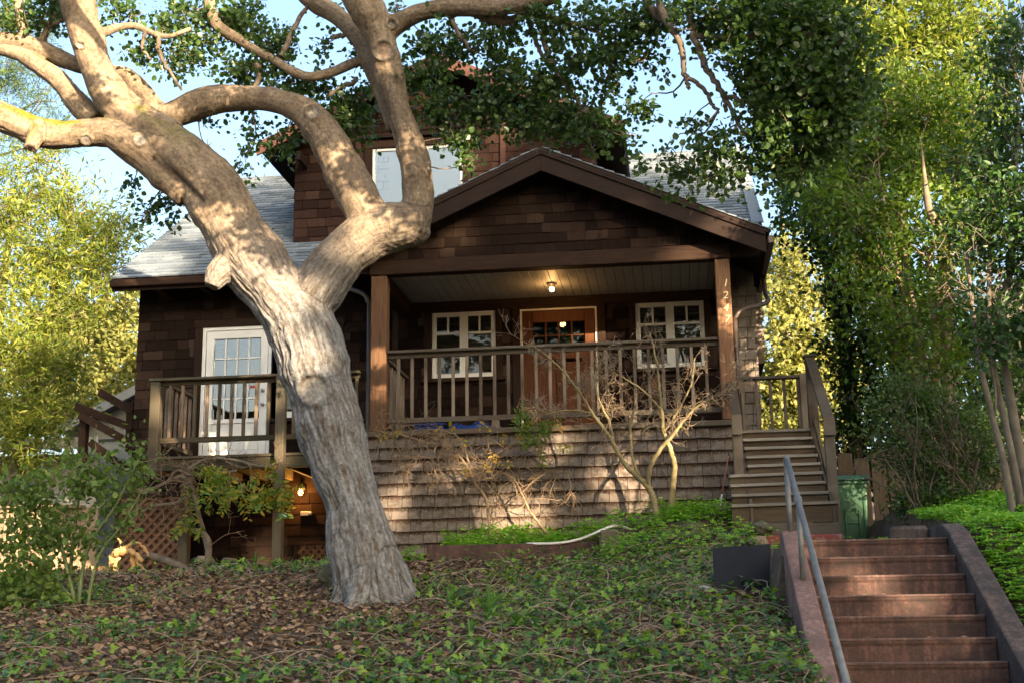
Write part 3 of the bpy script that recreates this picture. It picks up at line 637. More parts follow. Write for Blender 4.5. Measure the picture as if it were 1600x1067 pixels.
text_mesh('H-TE', .30, 'printed_lettering', m_print, p, Matrix.Translation((x0 + .19, y + .046, 9.30)) @ Matrix.Rotation(rad(-90), 4, 'Y') @ UPRIGHT)
for xa in (-5.28, -2.76): MB().box(xa, xa + .09, DORM_Y - .03, DORM_Y, 8.1, 10.2).build('trim_board', m_fascia_red, house)
MB().box(-5.13, -3.27, DORM_Y - .10, DORM_Y - .03, 9.90, 9.97).build('window_hood', m_fascia, house)

# house number down the right porch post
for ch, px, py in (('1', 1133, 443), ('2', 1133, 462), ('4', 1133.8, 481.5), ('7', 1135.5, 499.5)):
    c_ = at(px, py, PORCH_Y - .055); text_mesh(ch, .155, 'house_number', m_brass, house, Matrix.Translation(Vector(c_)) @ UPRIGHT, .006, .22)

# ------------------------------------------------------------------ railings of the porch and the balcony
pr = part('porch_railing'); y = PORCH_Y + .06
MB().box(-4.164, .654, y - .075, y + .075, 5.592, 5.635).build('cap_rail', m_rail_x, pr, bevel=.008)
MB().box(-4.164, .654, y - .022, y + .022, 5.52, 5.591).build('top_rail', m_rail_x, pr, bevel=.005)
MB().box(-4.164, .654, y - .03, y + .03, 4.56, 4.635).build('bottom_rail', m_rail_x, pr, bevel=.006)
x = -4.02
while x < .62:
    MB().box(x, x + .044, y - .02, y + .02, 4.636, 5.519).build('baluster', m_rail_z, pr, bevel=.004); x += .203
for x in (-2.62, -.65): MB().box(x, x + .11, y - .028, y + .028, 4.441, 4.559).build('rail_block', m_rail_z, pr, bevel=.004)
sr = part('porch_side_railing'); x = -4.26
MB().box(x - .05, x + .05, PORCH_Y + .19, WALL_Y - .02, 5.55, 5.60).build('cap_rail', m_rail_y, sr, bevel=.006)
MB().box(x - .03, x + .03, PORCH_Y + .19, WALL_Y - .02, 4.56, 4.63).build('bottom_rail', m_rail_y, sr, bevel=.006)
for k in range(7): yy = PORCH_Y + .30 + k * .21; MB().box(x - .02, x + .02, yy, yy + .044, 4.631, 5.549).build('baluster', m_rail_z, sr, bevel=.004)
# balcony
BY = 18.3; BX0, BX1 = -7.87, -4.62
MB().box(BX0 + .02, BX1, BY - .04, BY + .01, 4.0, 4.17).build('balcony_fascia', m_moss_x, house, bevel=.006)
bd = part('balcony_deck'); yy = BY - .07
while yy < WALL_Y - .05: MB().box(BX0, BX1 - .01, yy, yy + .133, 4.172, 4.21 + random.uniform(0, .004)).build('deck_board', m_moss_x, bd, bevel=.005); yy += .14
for xx in np.arange(BX0 + .05, BX1 - .05, .42): MB().box(xx, xx + .05, BY + .012, WALL_Y, 3.99, 4.171).build('joist', m_moss_y, bd)
MB().box(BX0, BX0 + .155, BY - .09, BY + .06, 3.93, 5.36).build('balcony_corner_post', m_moss_z, house, bevel=.008)
MB().box(-7.345, -7.205, BY - .04, BY + .10, 2.35, 3.998).build('balcony_post', m_moss_z, house, bevel=.008)
MB().box(-5.87, -5.735, BY - .19, BY - .045, 2.35, 5.36).build('balcony_post', m_moss_z, house, bevel=.008)
br = part('balcony_railing')
MB().box(BX0 - .02, BX1, BY - .115, BY + .06, 5.362, 5.405).build('cap_rail', m_moss_x, br, bevel=.008)
MB().box(BX0 + .156, BX1, BY - .025, BY + .025, 4.42, 4.50).build('bottom_rail', m_moss_x, br, bevel=.006)
MB().box(BX0 + .156, BX1, BY - .02, BY + .02, 5.30, 5.361).build('top_rail', m_moss_x, br, bevel=.005)
x = -7.60
while x < BX1 - .05:
    MB().box(x, x + .046, BY - .022, BY + .022, 4.501, 5.299).build('baluster', m_moss_z if random.random() < .3 else m_rail_z, br, bevel=.004); x += .193
bs = part('balcony_side_railing')
MB().box(BX0 + .02, BX0 + .13, BY + .061, WALL_Y, 5.362, 5.405).build('cap_rail', m_rail_y, bs, bevel=.006); MB().box(BX0 + .05, BX0 + .10, BY + .061, WALL_Y, 4.42, 4.50).build('bottom_rail', m_rail_y, bs, bevel=.005)
for k in range(7): yy = BY + .17 + k * .19; MB().box(BX0 + .055, BX0 + .095, yy, yy + .044, 4.501, 5.361).build('baluster', m_rail_z, bs, bevel=.004)
# crawl-space vent with crossed slats under the balcony
vt = part('crawl_vent'); vx0, vx1, vz0, vz1 = -5.98, -5.44, 2.50, 2.96; y = WALL_Y + .01
for bxx in ((vx0 - .06, vx0, vz0, vz1), (vx1, vx1 + .06, vz0, vz1), (vx0 - .06, vx1 + .06, vz1 + .001, vz1 + .06)): MB().box(bxx[0], bxx[1], y - .03, y + .01, bxx[2], bxx[3]).build('frame', m_trim_x, vt, bevel=.004)
def slat_lattice(x0, x1, z0, z1, y, parent, mat, pitch, w, t=.008):
    for sgn, yy in ((1, y), (-1, y + t + .001)):
        c0 = -(z1 - z0)
        while c0 < (x1 - x0):
            # line from the bottom edge going up along sgn
            a = (c0, 0.0); b_ = (c0 + (z1 - z0), z1 - z0)
            t0 = max(0, -c0 / (z1 - z0)); t1 = min(1, (x1 - x0 - c0) / (z1 - z0))
            if t1 - t0 > .06:
                p0 = (c0 + t0 * (z1 - z0), t0 * (z1 - z0)); p1 = (c0 + t1 * (z1 - z0), t1 * (z1 - z0))
                f = (lambda p: (x0 + p[0], yy, z0 + p[1])) if sgn > 0 else (lambda p: (x1 - p[0], yy, z0 + p[1]))
                MB().beam(f(p0), f(p1), t, w).build('slat', mat, parent)
            c0 += pitch
m_latt = wood('lattice_wood', (.16, .09, .055), (.08, .045, .028), axis=0)
slat_lattice(vx0, vx1, vz0, vz1, y - .015, vt, m_latt, .125, .035)

# ------------------------------------------------------------------ wooden stairs up to the porch
ws = thing('wooden_stairs', (1.4, 16.2, 2.7), 'weathered grey wooden stairs climbing to the right end of the porch', 'stairs')
m_tread = wood('grey_tread', (.30, .265, .22), (.17, .145, .115), axis=0, weather=(.24, .22, .19)); m_riser = wood('brown_riser', (.105, .078, .052), (.05, .037, .026), axis=0)
NT = 9; SX0, SX1 = .915, 1.86; y0s, y1s, z0s, z1s = 16.16, 18.14, 3.05, 4.262
for k in range(NT):
    t = k / (NT - 1); yy = lerp(y0s, y1s, t); zz = lerp(z0s, z1s, t); a, b_ = (SX0, SX1) if k > 3 else ((.66, SX1) if k else (.64, 1.94))
    tilt = .010
    mb = MB(); mb.hexa([(x, y_, zz + (tilt * (x - a) if k < 5 else 0) + (.0 if lo else .038)) for x in (a, b_) for y_ in (yy - .06, yy + .24) for lo in (1, 0)])
    mb.build('tread', m_tread, ws, bevel=.005)
    MB().box(a + .01, b_ - .01, yy - .02, yy + .002, zz - .113 if k else zz - .20, zz - .001).build('riser', m_riser, ws)
for xx in (SX0 - .045, SX1 + .002):
    MB().prismx([(y0s - .05, 2.72), (y0s - .05, z0s - .02), (y1s + .1, z1s - .02), (y1s + .1, z1s - .35), (y0s + .35, 2.72)], xx, xx + .042).build('stringer', m_rail_y, ws, bevel=.004)
MB().box(.64, 1.94, 16.10, 16.30, 2.70, 2.838).build('bottom_board', m_rail_x, ws, bevel=.006)
for k in range(7): MB().box(.90, 1.99, 18.20 + .142 * k, 18.335 + .142 * k, 4.265, 4.30).build('landing_board', m_rail_x, ws, bevel=.004)
# handrails: broad boards on posts
MB().box(1.865, 2.0, 18.16, 18.30, 2.5, 5.33).build('newel_post', m_rail_z, ws, bevel=.006); MB().box(1.845, 2.02, 18.14, 18.32, 5.331, 5.37).build('newel_cap', m_rail_x, ws, bevel=.006)
MB().beam((1.935, 16.50, 4.16), (1.935, 18.15, 5.27), .14, .045).build('handrail', m_rail_y, ws, bevel=.006)
MB().beam((1.935, 16.52, 4.06), (1.935, 18.15, 5.155), .045, .14).build('rail_board', m_rail_y, ws, bevel=.005)
MB().box(1.862, 2.008, 16.46, 16.498, 3.96, 4.19).build('rail_end', m_rail_z, ws, bevel=.004)
MB().beam((1.935, 16.75, 3.30), (1.935, 18.15, 4.40), .04, .09).build('lower_rail', m_rail_y, ws, bevel=.004)
MB().box(1.872, 1.998, 16.51, 16.64, 2.7, 4.03).build('post', m_rail_z, ws, bevel=.006)
MB().beam((.80, 17.0, 4.33), (.80, 17.93, 4.95), .13, .045).build('handrail', m_rail_y, ws, bevel=.006); MB().box(.735, .868, 16.96, 17.0, 4.08, 4.35).build('rail_end', m_rail_z, ws, bevel=.004); MB().beam((.80, 17.02, 4.24), (.80, 17.93, 4.84), .045, .13).build('rail_board', m_rail_y, ws, bevel=.005)
MB().box(.74, .865, 17.03, 17.16, 3.2, 4.20).build('post', m_rail_z, ws, bevel=.006)
# rail across the back of the landing
MB().box(.93, 1.86, 19.20, 19.34, 5.235, 5.28).build('back_rail', m_rail_x, ws, bevel=.006); MB().box(.93, 1.9, 19.24, 19.30, 4.33, 4.40).build('back_rail', m_rail_x, ws, bevel=.005)
for k in range(5): MB().box(1.00 + .205 * k, 1.045 + .205 * k, 19.25, 19.29, 4.401, 5.234).build('baluster', m_rail_z, ws, bevel=.004)
MB().box(1.865, 2.0, 19.19, 19.33, 2.5, 5.30).build('newel_post', m_rail_z, ws, bevel=.006)
m_peel = red_conc('peeling_red_paint', (.30, .075, .055), (.50, .50, .47), (.24, .06, .05))
MB().box(.60, 1.96, 16.0, 16.5, 2.3, 2.695).build('concrete_footing', m_peel, ws, bevel=.02)

# ------------------------------------------------------------------ small things round the house
# pipe handrail on the left cheek wall of the concrete steps
ph = thing('pipe_handrail', (.975, 11.5, 2.43), 'grey galvanised pipe handrail beside the red concrete steps', 'handrail')
hz = lambda y: 3.06 - .565 * (11.55 - y)
MB().tube(spline([(.965, 11.60, 2.9), (.965, 11.60, 3.02), (.967, 11.57, 3.07), (.968, 11.48, 3.03)], 6)[:-1], .025, 12).build('bend', m_pipe, ph, smooth=True)
MB().tube([(.968, 11.50, hz(11.5)), (.975, 9.9, hz(9.9)), (.985, 7.5, hz(7.5))], .025, 12).build('top_pipe', m_pipe, ph, smooth=True)
MB().tube([(.965, 11.60, 2.40), (.965, 11.60, 2.92)], .025, 12).build('post', m_pipe, ph, smooth=True)
for y in (10.75, 8.3): MB().tube([(.972, y, hz(y) - .02), (.972, y, 2.43 - .537 * (11.6 - y) - .03)], .023, 12).build('post', m_pipe, ph, smooth=True)
for y in (10.75, 8.3): MB().tube([(.972, y + .05, hz(y + .05)), (.972, y - .05, hz(y - .05))], .034, 12).build('collar', m_pipe, ph, bevel=.006)

# green wheeled bin
m_bin = plain('bin_green_plastic', (.016, .070, .030), .42, var=.2, scale=4, bmp=.04); m_lid = plain('bin_lid_plastic', (.030, .105, .065), .45, var=.2, scale=4, bmp=.04)
bn = thing('wheeled_bin', (2.30, 17.75, 2.62), 'dark green plastic wheeled bin with ribbed lid beside the wooden stairs', 'bin')
bx, by, bz = 2.275, 17.5, 2.62; tw, bw = .222, .185
def frustum(mb, z0, z1, w0, w1, d0, d1, yoff=0): mb.hexa([(bx + s * w, by + yoff + e * d, z) for s in (-1, 1) for e in (-.0, 1) for (z, w, d) in ((z0, w0, d0), (z1, w1, d1))]); return mb
mb = MB(); mb.hexa([(bx + s * (bw if z == bz else tw), by + (.03 if z == bz else 0) if e == 0 else by + (.42 if z == bz else .50), z) for s in (-1, 1) for e in (0, 1) for z in (bz, bz + .85)]); mb.build('body', m_bin, bn, bevel=.025, seg=3)
MB().box(bx - tw - .018, bx + tw + .018, by - .02, by + .5, bz + .825, bz + .872).build('rim', m_bin, bn, bevel=.012, seg=2)
MB().prismx([(by - .045, bz + .873), (by - .045, bz + .905), (by + .1, bz + .955), (by + .4, bz + .965), (by + .53, bz + .92), (by + .53, bz + .873)], bx - tw - .03, bx + tw + .03).build('lid', m_lid, bn, bevel=.012, seg=2)
for k in range(11): x = bx - tw + .02 + k * .0405; MB().box(x, x + .012, by - .055, by - .046, bz + .877, bz + .905).build('lid_rib', m_lid, bn)
for (xa, xb, za, zb) in ((-.10, -.078, .09, .50), (.078, .10, .09, .50), (-.077, .077, .47, .50), (-.077, .077, .30, .325), (-.17, -.15, .12, .62), (.15, .17, .12, .62)):
    f = lambda z: by + .03 * (1 - z / .85) - .014
    MB().hexa([(bx + x, f(z) + dy, bz + z) for x in (xa, xb) for dy in (0, .02) for z in (za, zb)]).build('moulded_rib', m_bin, bn, bevel=.004)
for s in (-1, 1): MB().lathe((bx + s * .2, by + .42, bz + .11), [(.11, -.03), (.12, -.015), (.12, .015), (.11, .03)], 18, axis=0).build('wheel', m_dark, bn, smooth=False)

# black panel stuck in the bank
P_ = [at(1117, 927, 12.15), at(1202, 925, 12.25), at(1204, 849, 12.42), at(1113, 855, 12.32)]; n_ = v3(.03, .012, .004)
pl = MB().hexa([P_[0], P_[3], P_[0] + v3(0, .012, 0), P_[3] + v3(0, .012, 0), P_[1], P_[2], P_[1] + v3(0, .012, 0), P_[2] + v3(0, .012, 0)]).build('black_panel', m_dark, None, bevel=.002)
props(pl, 'square black plastic panel leaning on the ivy bank beside the steps', 'panel')
# red planter kerb
kb = thing('planter_kerb', (-2.0, 16.2, 2.42), 'low red concrete planter kerb in front of the clover bed', 'kerb')
MB().box(-3.20, -.85, 16.12, 16.25, 2.3, 2.67).build('upper_course', m_red, kb, bevel=.015, seg=2)
MB().box(-3.62, -2.5, 15.95, 16.119, 2.25, 2.475).build('lower_course', m_red, kb, bevel=.012, seg=2)
MB().box(-3.20, -3.08, 16.251, 17.9, 2.3, 2.66).build('side_course', m_red, kb, bevel=.012)
# white hose over the bed, old post stub, rust pot rim
m_hose = plain('white_hose', (.58, .57, .52), .5, var=.1)
hs = [at(*p) for p in ((823, 849, 16.15), (870, 848, 16.1), (905, 842, 16.1), (935, 830, 16.1), (955, 822, 16.3), (972, 822, 16.5), (990, 829, 16.6), (1000, 838, 16.6))]
props(MB().tube(spline(hs, 6), .017, 8).build('garden_hose', m_hose, None, smooth=True), 'white garden hose curving over the clover bed and post stub', 'hose')
c_ = at(953, 850, 15.9); mb = MB().box(c_[0] - .13, c_[0] + .12, 15.88, 16.08, 2.35, 2.80)
props(mb.build('post_stub', m_moss_z, None, bevel=.03), 'short mossy square post stub at the end of the planter kerb', 'post')
m_terra = plain('terracotta', (.33, .15, .10), .8, var=.2)
r_ = np.array([at(1025, 838, 16.4) + v3(.26 * math.cos(a), .12 * math.sin(a) , .05 * math.sin(a)) for a in np.linspace(.1, 3.0, 20)]); props(MB().tube(r_, .022, 8).build('bed_edging', m_terra, None, smooth=True), 'curved terracotta edging half buried in the clover below the maple', 'edging')
# rocks
m_rock = plain('mossy_rock', (.17, .13, .085), .95, var=.5, scale=5, bmp=.8); m_rock2 = plain('dark_rock', (.075, .07, .045), .95, var=.5, scale=5, bmp=.8)
def rock(px, py, Y, r, seed, mat, label, sq=.7):
    bm = bmesh.new(); bmesh.ops.create_icosphere(bm, subdivisions=4, radius=1); V = np.array([v.co[:] for v in bm.verts]); d = 1 + .38 * fbm(V * 1.3 + seed * 3.7, 3) + .10 * np.round(2.5 * vnoise(V * 2.2 + seed)) / 2.5 + .07 * fbm(V * 6 + seed, 2); V = V * d[:, None] * np.array([r, r * .8, r * sq]) + at(px, py, Y)
    for v, c in zip(bm.verts, V): v.co = c
    me = bpy.data.meshes.new('rock'); bm.to_mesh(me); bm.free(); props(link('rock', me, mat, None, True), label, 'rock', 'rocks in the bank')
for a in ((519, 903, 13.6, .14, 1, m_rock2, 'rounded mossy rock against the left foot of the oak trunk', 1.0), (1135, 852, 15.2, .15, 2, m_rock, 'brown rock at the bank top between clover and black panel'), (1180, 850, 15.0, .13, 3, m_rock, 'tan rock just left of the steps below the peeling footing'),
          (1095, 878, 14.0, .13, 4, m_rock, 'ochre rock half buried in ivy left of the black panel'), (1040, 882, 14.4, .17, 5, m_rock, 'broad ochre rock in the ivy right of the post stub'), (1072, 832, 16.4, .20, 6, m_rock2, 'dark mossy rock in the clover at the maple foot'), (1000, 822, 17.0, .22, 8, m_rock2, 'dark flat rock behind the white hose', .5),
          (1420, 858, 13.2, .13, 9, m_rock2, 'dark rock behind the top of the red steps'), (1190, 826, 16.0, .14, 10, m_rock2, 'mossy rock at the foot of the pipe handrail post', .6), (1096, 925, 12.2, .09, 12, m_conc, 'small grey rock left of the black panel', .8)): rock(*a)
# broom stick leaning on the porch base
a, b_ = at(1124, 795, 17.75), at(1138, 712, 17.93); m_stick = plain('red_metal_stick', (.28, .10, .09), .4, var=.1)
st = thing('leaning_stick', a, 'thin red and white stick leaning on the porch base wall', 'stick')
MB().tube([a + (b_ - a) * .28, b_], .011, 8).build('handle', m_stick, st, smooth=True); MB().tube([a - v3(0, 0, .04), a + (b_ - a) * .279], .012, 8).build('white_end', m_white, st, smooth=True)
# stacked boards at the foot of the stairs
for k, w_ in enumerate(('bottom', 'middle', 'top')): props(MB().box(.28 + .03 * k, .62, 16.75, 16.95, 2.93 + .052 * k, 2.978 + .052 * k).build('loose_plank', m_rail_x, None, bevel=.004), w_ + ' grey plank of the small stack left of the wooden stairs', 'plank', 'stacked planks beside the wooden stairs')

# porch lamp and wall lamp
m_bulb = glow_mat('lit_bulb', (1.0, .66, .26), 7); m_bulb2 = glow_mat('lit_wall_bulb', (1.0, .45, .10), 9)
lp = at(862, 445, 18.95); lp[2] = 6.798
pl = thing('ceiling_lamp', lp, 'lit round bulb in a ceiling holder over the porch', 'lamp')
MB().lathe(lp, [(.075, -.001), (.078, -.012), (.06, -.03), (.045, -.04), (.042, -.06)], 20).build('holder', m_metal, pl, smooth=True)
MB().lathe(lp, [(.016, -.055), (.026, -.065), (.036, -.085), (.037, -.10), (.028, -.122), (.008, -.132)], 18).build('bulb', m_bulb, pl, smooth=True)
def lamp_light(name, loc, power, parent, col):
    l = bpy.data.lights.new(name, 'POINT'); l.energy = power; l.color = col; l.shadow_soft_size = .05; o = bpy.data.objects.new(name, l); COL.objects.link(o); o.location = loc; hang(o, parent)
lamp_light('ceiling_lamp_light', lp + v3(0, 0, -.22), 1.7, pl, (1, .47, .13))
wl = at(470, 764, WALL_Y - .08)
pl = thing('wall_lamp', wl, 'lit bare bulb lamp on the shingled wall under the balcony', 'lamp')
MB().lathe((wl[0], WALL_Y + .005, wl[2] + .03), [(.05, 0), (.05, -.02), (.02, -.03), (.02, -.07)], 14, axis=1).build('wall_plate', m_metal, pl, smooth=True)
MB().lathe((wl[0], WALL_Y - .085, wl[2]), [(.028, .05), (.028, 0), (.02, -.004)], 12).build('holder', m_metal, pl, smooth=True)
MB().lathe((wl[0], WALL_Y - .085, wl[2]), [(.016, -.005), (.034, -.04), (.036, -.065), (.02, -.09), (.006, -.094)], 14).build('bulb', m_bulb2, pl, smooth=True)
lamp_light('wall_lamp_light', (wl[0], WALL_Y - .16, wl[2] - .06), 7.0, pl, (1, .43, .09))
# hose bib / outlet cover on the wall, arrow tag on the post
c_ = at(480, 802, WALL_Y); ob = thing('outlet_box', c_, 'small grey metal outlet box on the wall below the wall lamp', 'outlet box')
MB().box(c_[0] - .10, c_[0] + .04, WALL_Y - .05, WALL_Y - .002, c_[2] - .035, c_[2] + .035).build('cover', m_metal, ob, bevel=.006); MB().lathe((c_[0] + .065, WALL_Y - .002, c_[2]), [(.03, 0), (.03, -.06), (.018, -.065)], 12, axis=1).build('knob', m_metal, ob)
c_ = at(442, 804, BY - .2); tg = thing('arrow_tag', c_, 'small green and white arrow tag on the balcony post', 'tag')
m_green = plain('green_tag', (.03, .22, .15), .5)
MB().box(c_[0] - .06, c_[0] + .06, BY - .198, BY - .192, c_[2] - .03, c_[2] + .03).build('plate', m_green, tag_p := tg)
MB().prism([(c_[0] - .005, c_[2]), (c_[0] + .03, c_[2] + .022), (c_[0] + .055, c_[2] + .022), (c_[0] + .02, c_[2]), (c_[0] + .055, c_[2] - .022), (c_[0] + .03, c_[2] - .022)], BY - .2015, BY - .199).build('chevron', m_white, tg)
# gas meter
c_ = at(340, 893, 19.3); gm = thing('gas_meter', c_, 'grey gas meter with pipes at the foot of the wall', 'meter'); m_gm = plain('meter_grey', (.36, .34, .29), .55, var=.15)
x, y, z = c_
MB().box(x - .11, x + .13, y - .06, y + .1, z - .14, z + .10).build('body', m_gm, gm, bevel=.03, seg=3); MB().box(x - .07, x + .08, y - .068, y - .058, z - .04, z + .05).build('dial_plate', m_white, gm, bevel=.004)
for k in range(3): MB().lathe((x - .04 + .045 * k, y - .069, z + .01), [(.016, 0), (.016, -.004)], 12, axis=1).build('dial', m_dark, gm)
MB().tube(spline([(x - .08, y, z + .10), (x - .08, y, z + .18), (x - .18, y, z + .20), (x - .42, y + .02, z + .19), (x - .45, y + .02, z - .1)], 4), .025, 8).build('inlet_pipe', m_pipe, gm, smooth=True)
MB().tube(spline([(x + .09, y, z + .10), (x + .09, y, z + .19), (x + .2, y + .02, z + .19), (x + .26, y + .1, z + .18)], 4), .025, 8).build('outlet_pipe', m_pipe, gm, smooth=True)
MB().lathe((x - .27, y, z + .2), [(.06, -.05), (.07, -.03), (.07, .03), (.06, .05)], 14).build('regulator', m_gm, gm)
# dark tarp edge by the wall, blue crates on the porch
m_blue = plain('blue_plastic', (.018, .06, .26), .45, var=.2); m_blue2 = plain('dark_blue_cloth', (.02, .035, .09), .8, var=.3)
bb = thing('blue_crate', (-3.55, 18.5, 4.41), 'bright blue plastic crate behind the porch railing near the post', 'crate')
MB().box(-3.82, -3.38, 18.32, 18.6, 4.412, 4.56).build('tub', m_blue, bb, bevel=.012); MB().box(-3.85, -3.35, 18.30, 18.62, 4.561, 4.59).build('rim', m_blue, bb, bevel=.008)
for k in range(3): MB().box(-3.74 + k * .13, -3.66 + k * .13, 18.310, 18.319, 4.44, 4.53).build('rib', m_blue, bb)
bb = thing('blue_bag', (-2.9, 18.5, 4.41), 'dark blue cloth bag slumped on the porch behind the railing', 'bag'); bm = bmesh.new(); bmesh.ops.create_icosphere(bm, subdivisions=3, radius=1)
for v in bm.verts: v.co = Vector((-2.95 + v.co.x * .42, 18.5 + v.co.y * .16, 4.50 + max(v.co.z, -.75) * .10 * (1 + .5 * math.sin(v.co.x * 7))))
me = bpy.data.meshes.new('sack'); bm.to_mesh(me); bm.free(); link('sack', me, m_blue, bb, True); MB().tube(spline([(-3.2, 18.4, 4.56), (-3.1, 18.38, 4.62), (-2.95, 18.38, 4.63), (-2.85, 18.4, 4.57)], 5), .01, 6).build('strap', m_blue2, bb, smooth=True)

# lattice screen beneath the balcony
lt = thing('lattice_screen', (-8.05, 19.0, 2.4), 'brown diagonal wood lattice screen under the left end of the balcony', 'lattice')
slat_lattice(-8.62, -7.52, 2.42, 3.70, 19.0, lt, m_latt, .155, .048, .012)
MB().box(-8.66, -7.48, 18.97, 18.998, 3.70, 3.77).build('top_frame', m_trim_x, lt, bevel=.005); MB().box(-8.67, -8.62, 18.97, 18.999, 2.3, 3.699).build('side_frame', m_trim_z, lt, bevel=.004); MB().box(-7.52, -7.47, 18.97, 18.999, 2.3, 3.699).build('side_frame', m_trim_z, lt, bevel=.004)
props(MB().box(-8.68, -7.46, 19.03, 19.05, 2.3, 3.7).build('backing_panel', m_sheath, lt))
# burl of driftwood, low plank box
m_drift = plain('driftwood', (.40, .25, .10), .7, var=.35, scale=9, bmp=.5)
dr = thing('driftwood_burl', at(200, 905, 18.2), 'twisted pale driftwood burl standing before the lattice', 'driftwood')
D = lambda *p: [at(*q) for q in p]
drift_arms = [(D((194, 915, 18.2), (180, 893, 18.2), (176, 876, 18.15), (183, 864, 18.05), (200, 860, 18.0), (213, 866, 18.0), (222, 877, 17.95)), [.075, .07, .06, .055, .05, .04, .02]), (D((186, 864, 18.1), (198, 855, 18.0), (208, 847, 18.0), (217, 849, 17.95)), [.04, .035, .028, .01]), (D((193, 862, 18), (190, 851, 18), (185, 840, 18.05)), [.035, .026, .01]), (D((207, 915, 18.2), (208, 893, 18.1), (206, 866, 18.05)), [.032, .03, .035]), (D((186, 870, 17.9), (179, 882, 17.85), (183, 897, 17.85)), [.03, .022, .008]), (D((206, 870, 18.1), (222, 886, 18.1), (232, 905, 18.1)), [.025, .022, .012]), (D((219, 848, 18.1), (226, 857, 18.1), (233, 868, 18.1)), [.012, .026, .015])]
for pts, r in drift_arms:
    s = spline(np.hstack([np.array(pts), np.array(r)[:, None]]), 6); MB().tube(s[:, :3] + .008 * rng.normal(size=(len(s), 3)), s[:, 3] * rng.uniform(.8, 1.25, len(s)), 9).build('limb', m_drift, dr, smooth=True)
m_pine = wood('fresh_plank', (.46, .27, .11), (.30, .16, .06), axis=0)
bx_ = thing('plank_step', at(150, 915, 18.9), 'low step of fresh orange planks left of the lattice', 'step')
c_ = at(128, 916, 18.9); d_ = at(170, 872, 18.9)
for k in range(2): MB().box(c_[0], d_[0] - (0 if k == 0 else .1), 18.9 + .25 * k, 18.94 + .25 * k, c_[2] - .05 + .19 * k, c_[2] + .13 + .19 * k).build('riser_board', m_pine, bx_, bevel=.004)
MB().box(c_[0] - .02, d_[0] + .02, 18.88, 19.149, c_[2] + .131, c_[2] + .165).build('tread_board', m_pine, bx_, bevel=.004)
# outside stair rail left of the house
os_ = thing('side_stair_rail', (-9.6, 21, 2.5), 'dark brown sloping stair rail left of the house corner', 'railing')
Y1 = 20.6
MB().beam(at(203, 705, Y1), at(205, 628, Y1), .12, .12, up=(0, 1, 0)).build('post', m_trim_z, os_); MB().beam(at(125, 780, Y1 + .1), at(133, 640, Y1 + .1), .13, .13, up=(0, 1, 0)).build('post', m_trim_z, os_)
for (a, b_) in (((118, 634), (207, 698 - 30)), ((124, 648), (205, 692)), ((155, 612), (207, 642)), ((140, 690), (200, 735))):
    MB().beam(at(*a, Y1 - .06), at(*b_, Y1 - .06), .04, .13).build('rail', m_trim_x, os_, bevel=.004)

# ------------------------------------------------------------------ fences and neighbours
m_fence = wood('grey_fence_board', (.11, .085, .06), (.055, .042, .03), axis=2)
fn = thing('board_fence', (2.9, 19.0, 2.7), 'grey upright board fence behind the green bin', 'fence')
x = 2.08; k = 0
while x < 6.5:
    h = 4.02 + .05 * math.sin(k * 2.3) - (.25 if x > 3.2 else 0); MB().box(x, x + .205, 19.0, 19.025, 2.5, h).build('board', m_fence, fn, bevel=.004); x += .235; k += 1
for z in (2.95, 3.7): MB().box(2.05, 6.6, 19.027, 19.07, z, z + .09).build('cross_rail', m_fence, fn)
m_fence2 = wood('tan_fence_board', (.25, .185, .125), (.14, .10, .068), axis=2)
fn = thing('board_fence', (-10.3, 19.4, 2.4), 'sunlit tan upright board fence at the left edge', 'fence')
x = -13.2
while x < -9.25:
    MB().box(x, x + .135, 19.4, 19.425, 2.2, 3.62 + random.uniform(-.02, .02)).build('board', m_fence2, fn, bevel=.004); x += .145
for z in (2.7, 3.4): MB().box(-13.3, -9.2, 19.427, 19.47, z, z + .09).build('cross_rail', m_fence2, fn)
MB().beam((-13.4, 19.38, 3.72), (-9.4, 19.38, 3.62), .14, .04).build('cap_board', m_fence2, fn)
m_cream = plain('cream_siding', (.44, .43, .40), .6, var=.08, scale=2); m_groof = asphalt('neighbour_roof', (.16, .18, .21), (.22, .24, .27), (.28, .30, .33))
nb = thing('neighbour_garage', (-13.5, 27, 2.6), 'white neighbouring garage with grey gable roof at left', 'building')
NY = 26.0
a = at(150, 700, NY); pk = at(235, 612, NY); lf = at(95, 712, NY)
wz0 = 2.5; ez = at(140, 668, NY)[2]; pz = ez + 1.35; xl, xr = at(128, 668, NY)[0], at(128, 668, NY)[0] + 5.4; xm = (xl + xr) / 2
MB().prism([(xl, wz0), (xr, wz0), (xr, ez), (xm, pz), (xl, ez)], NY, NY + .15).build('gable_wall', m_cream, nb)
z = wz0 + .1
while z < ez: MB().box(xl + .005, xr - .005, NY - .018, NY - .002, z, z + .172).build('siding_board', m_cream, nb); z += .18
for s, xe in ((-1, xl), (1, xr)):
    mb = MB(); p_ = [(xm, pz + .12), (xe + s * .35, ez - .02), (xe + s * .35, ez - .14), (xm, pz)]; mb.prism(p_, NY - .45, NY + 7); mb.build('roof', m_groof, nb)
    MB().prism([(xm, pz + .10), (xe + s * .35, ez - .04), (xe + s * .35, ez - .24), (xm, pz - .10)], NY - .50, NY - .452).build('rake_board', m_cream, nb)
MB().box(xl, xl + .15, NY + .151, NY + 7, wz0, ez - .1).build('side_wall', m_cream, nb)
sh = thing('neighbour_shed', (-12.4, 23.4, 2.5), 'low cream shed with open rafters and flat eave at left', 'shed')
SY = 22.5; tl, brp = at(30, 690, SY), at(140, 790, SY)
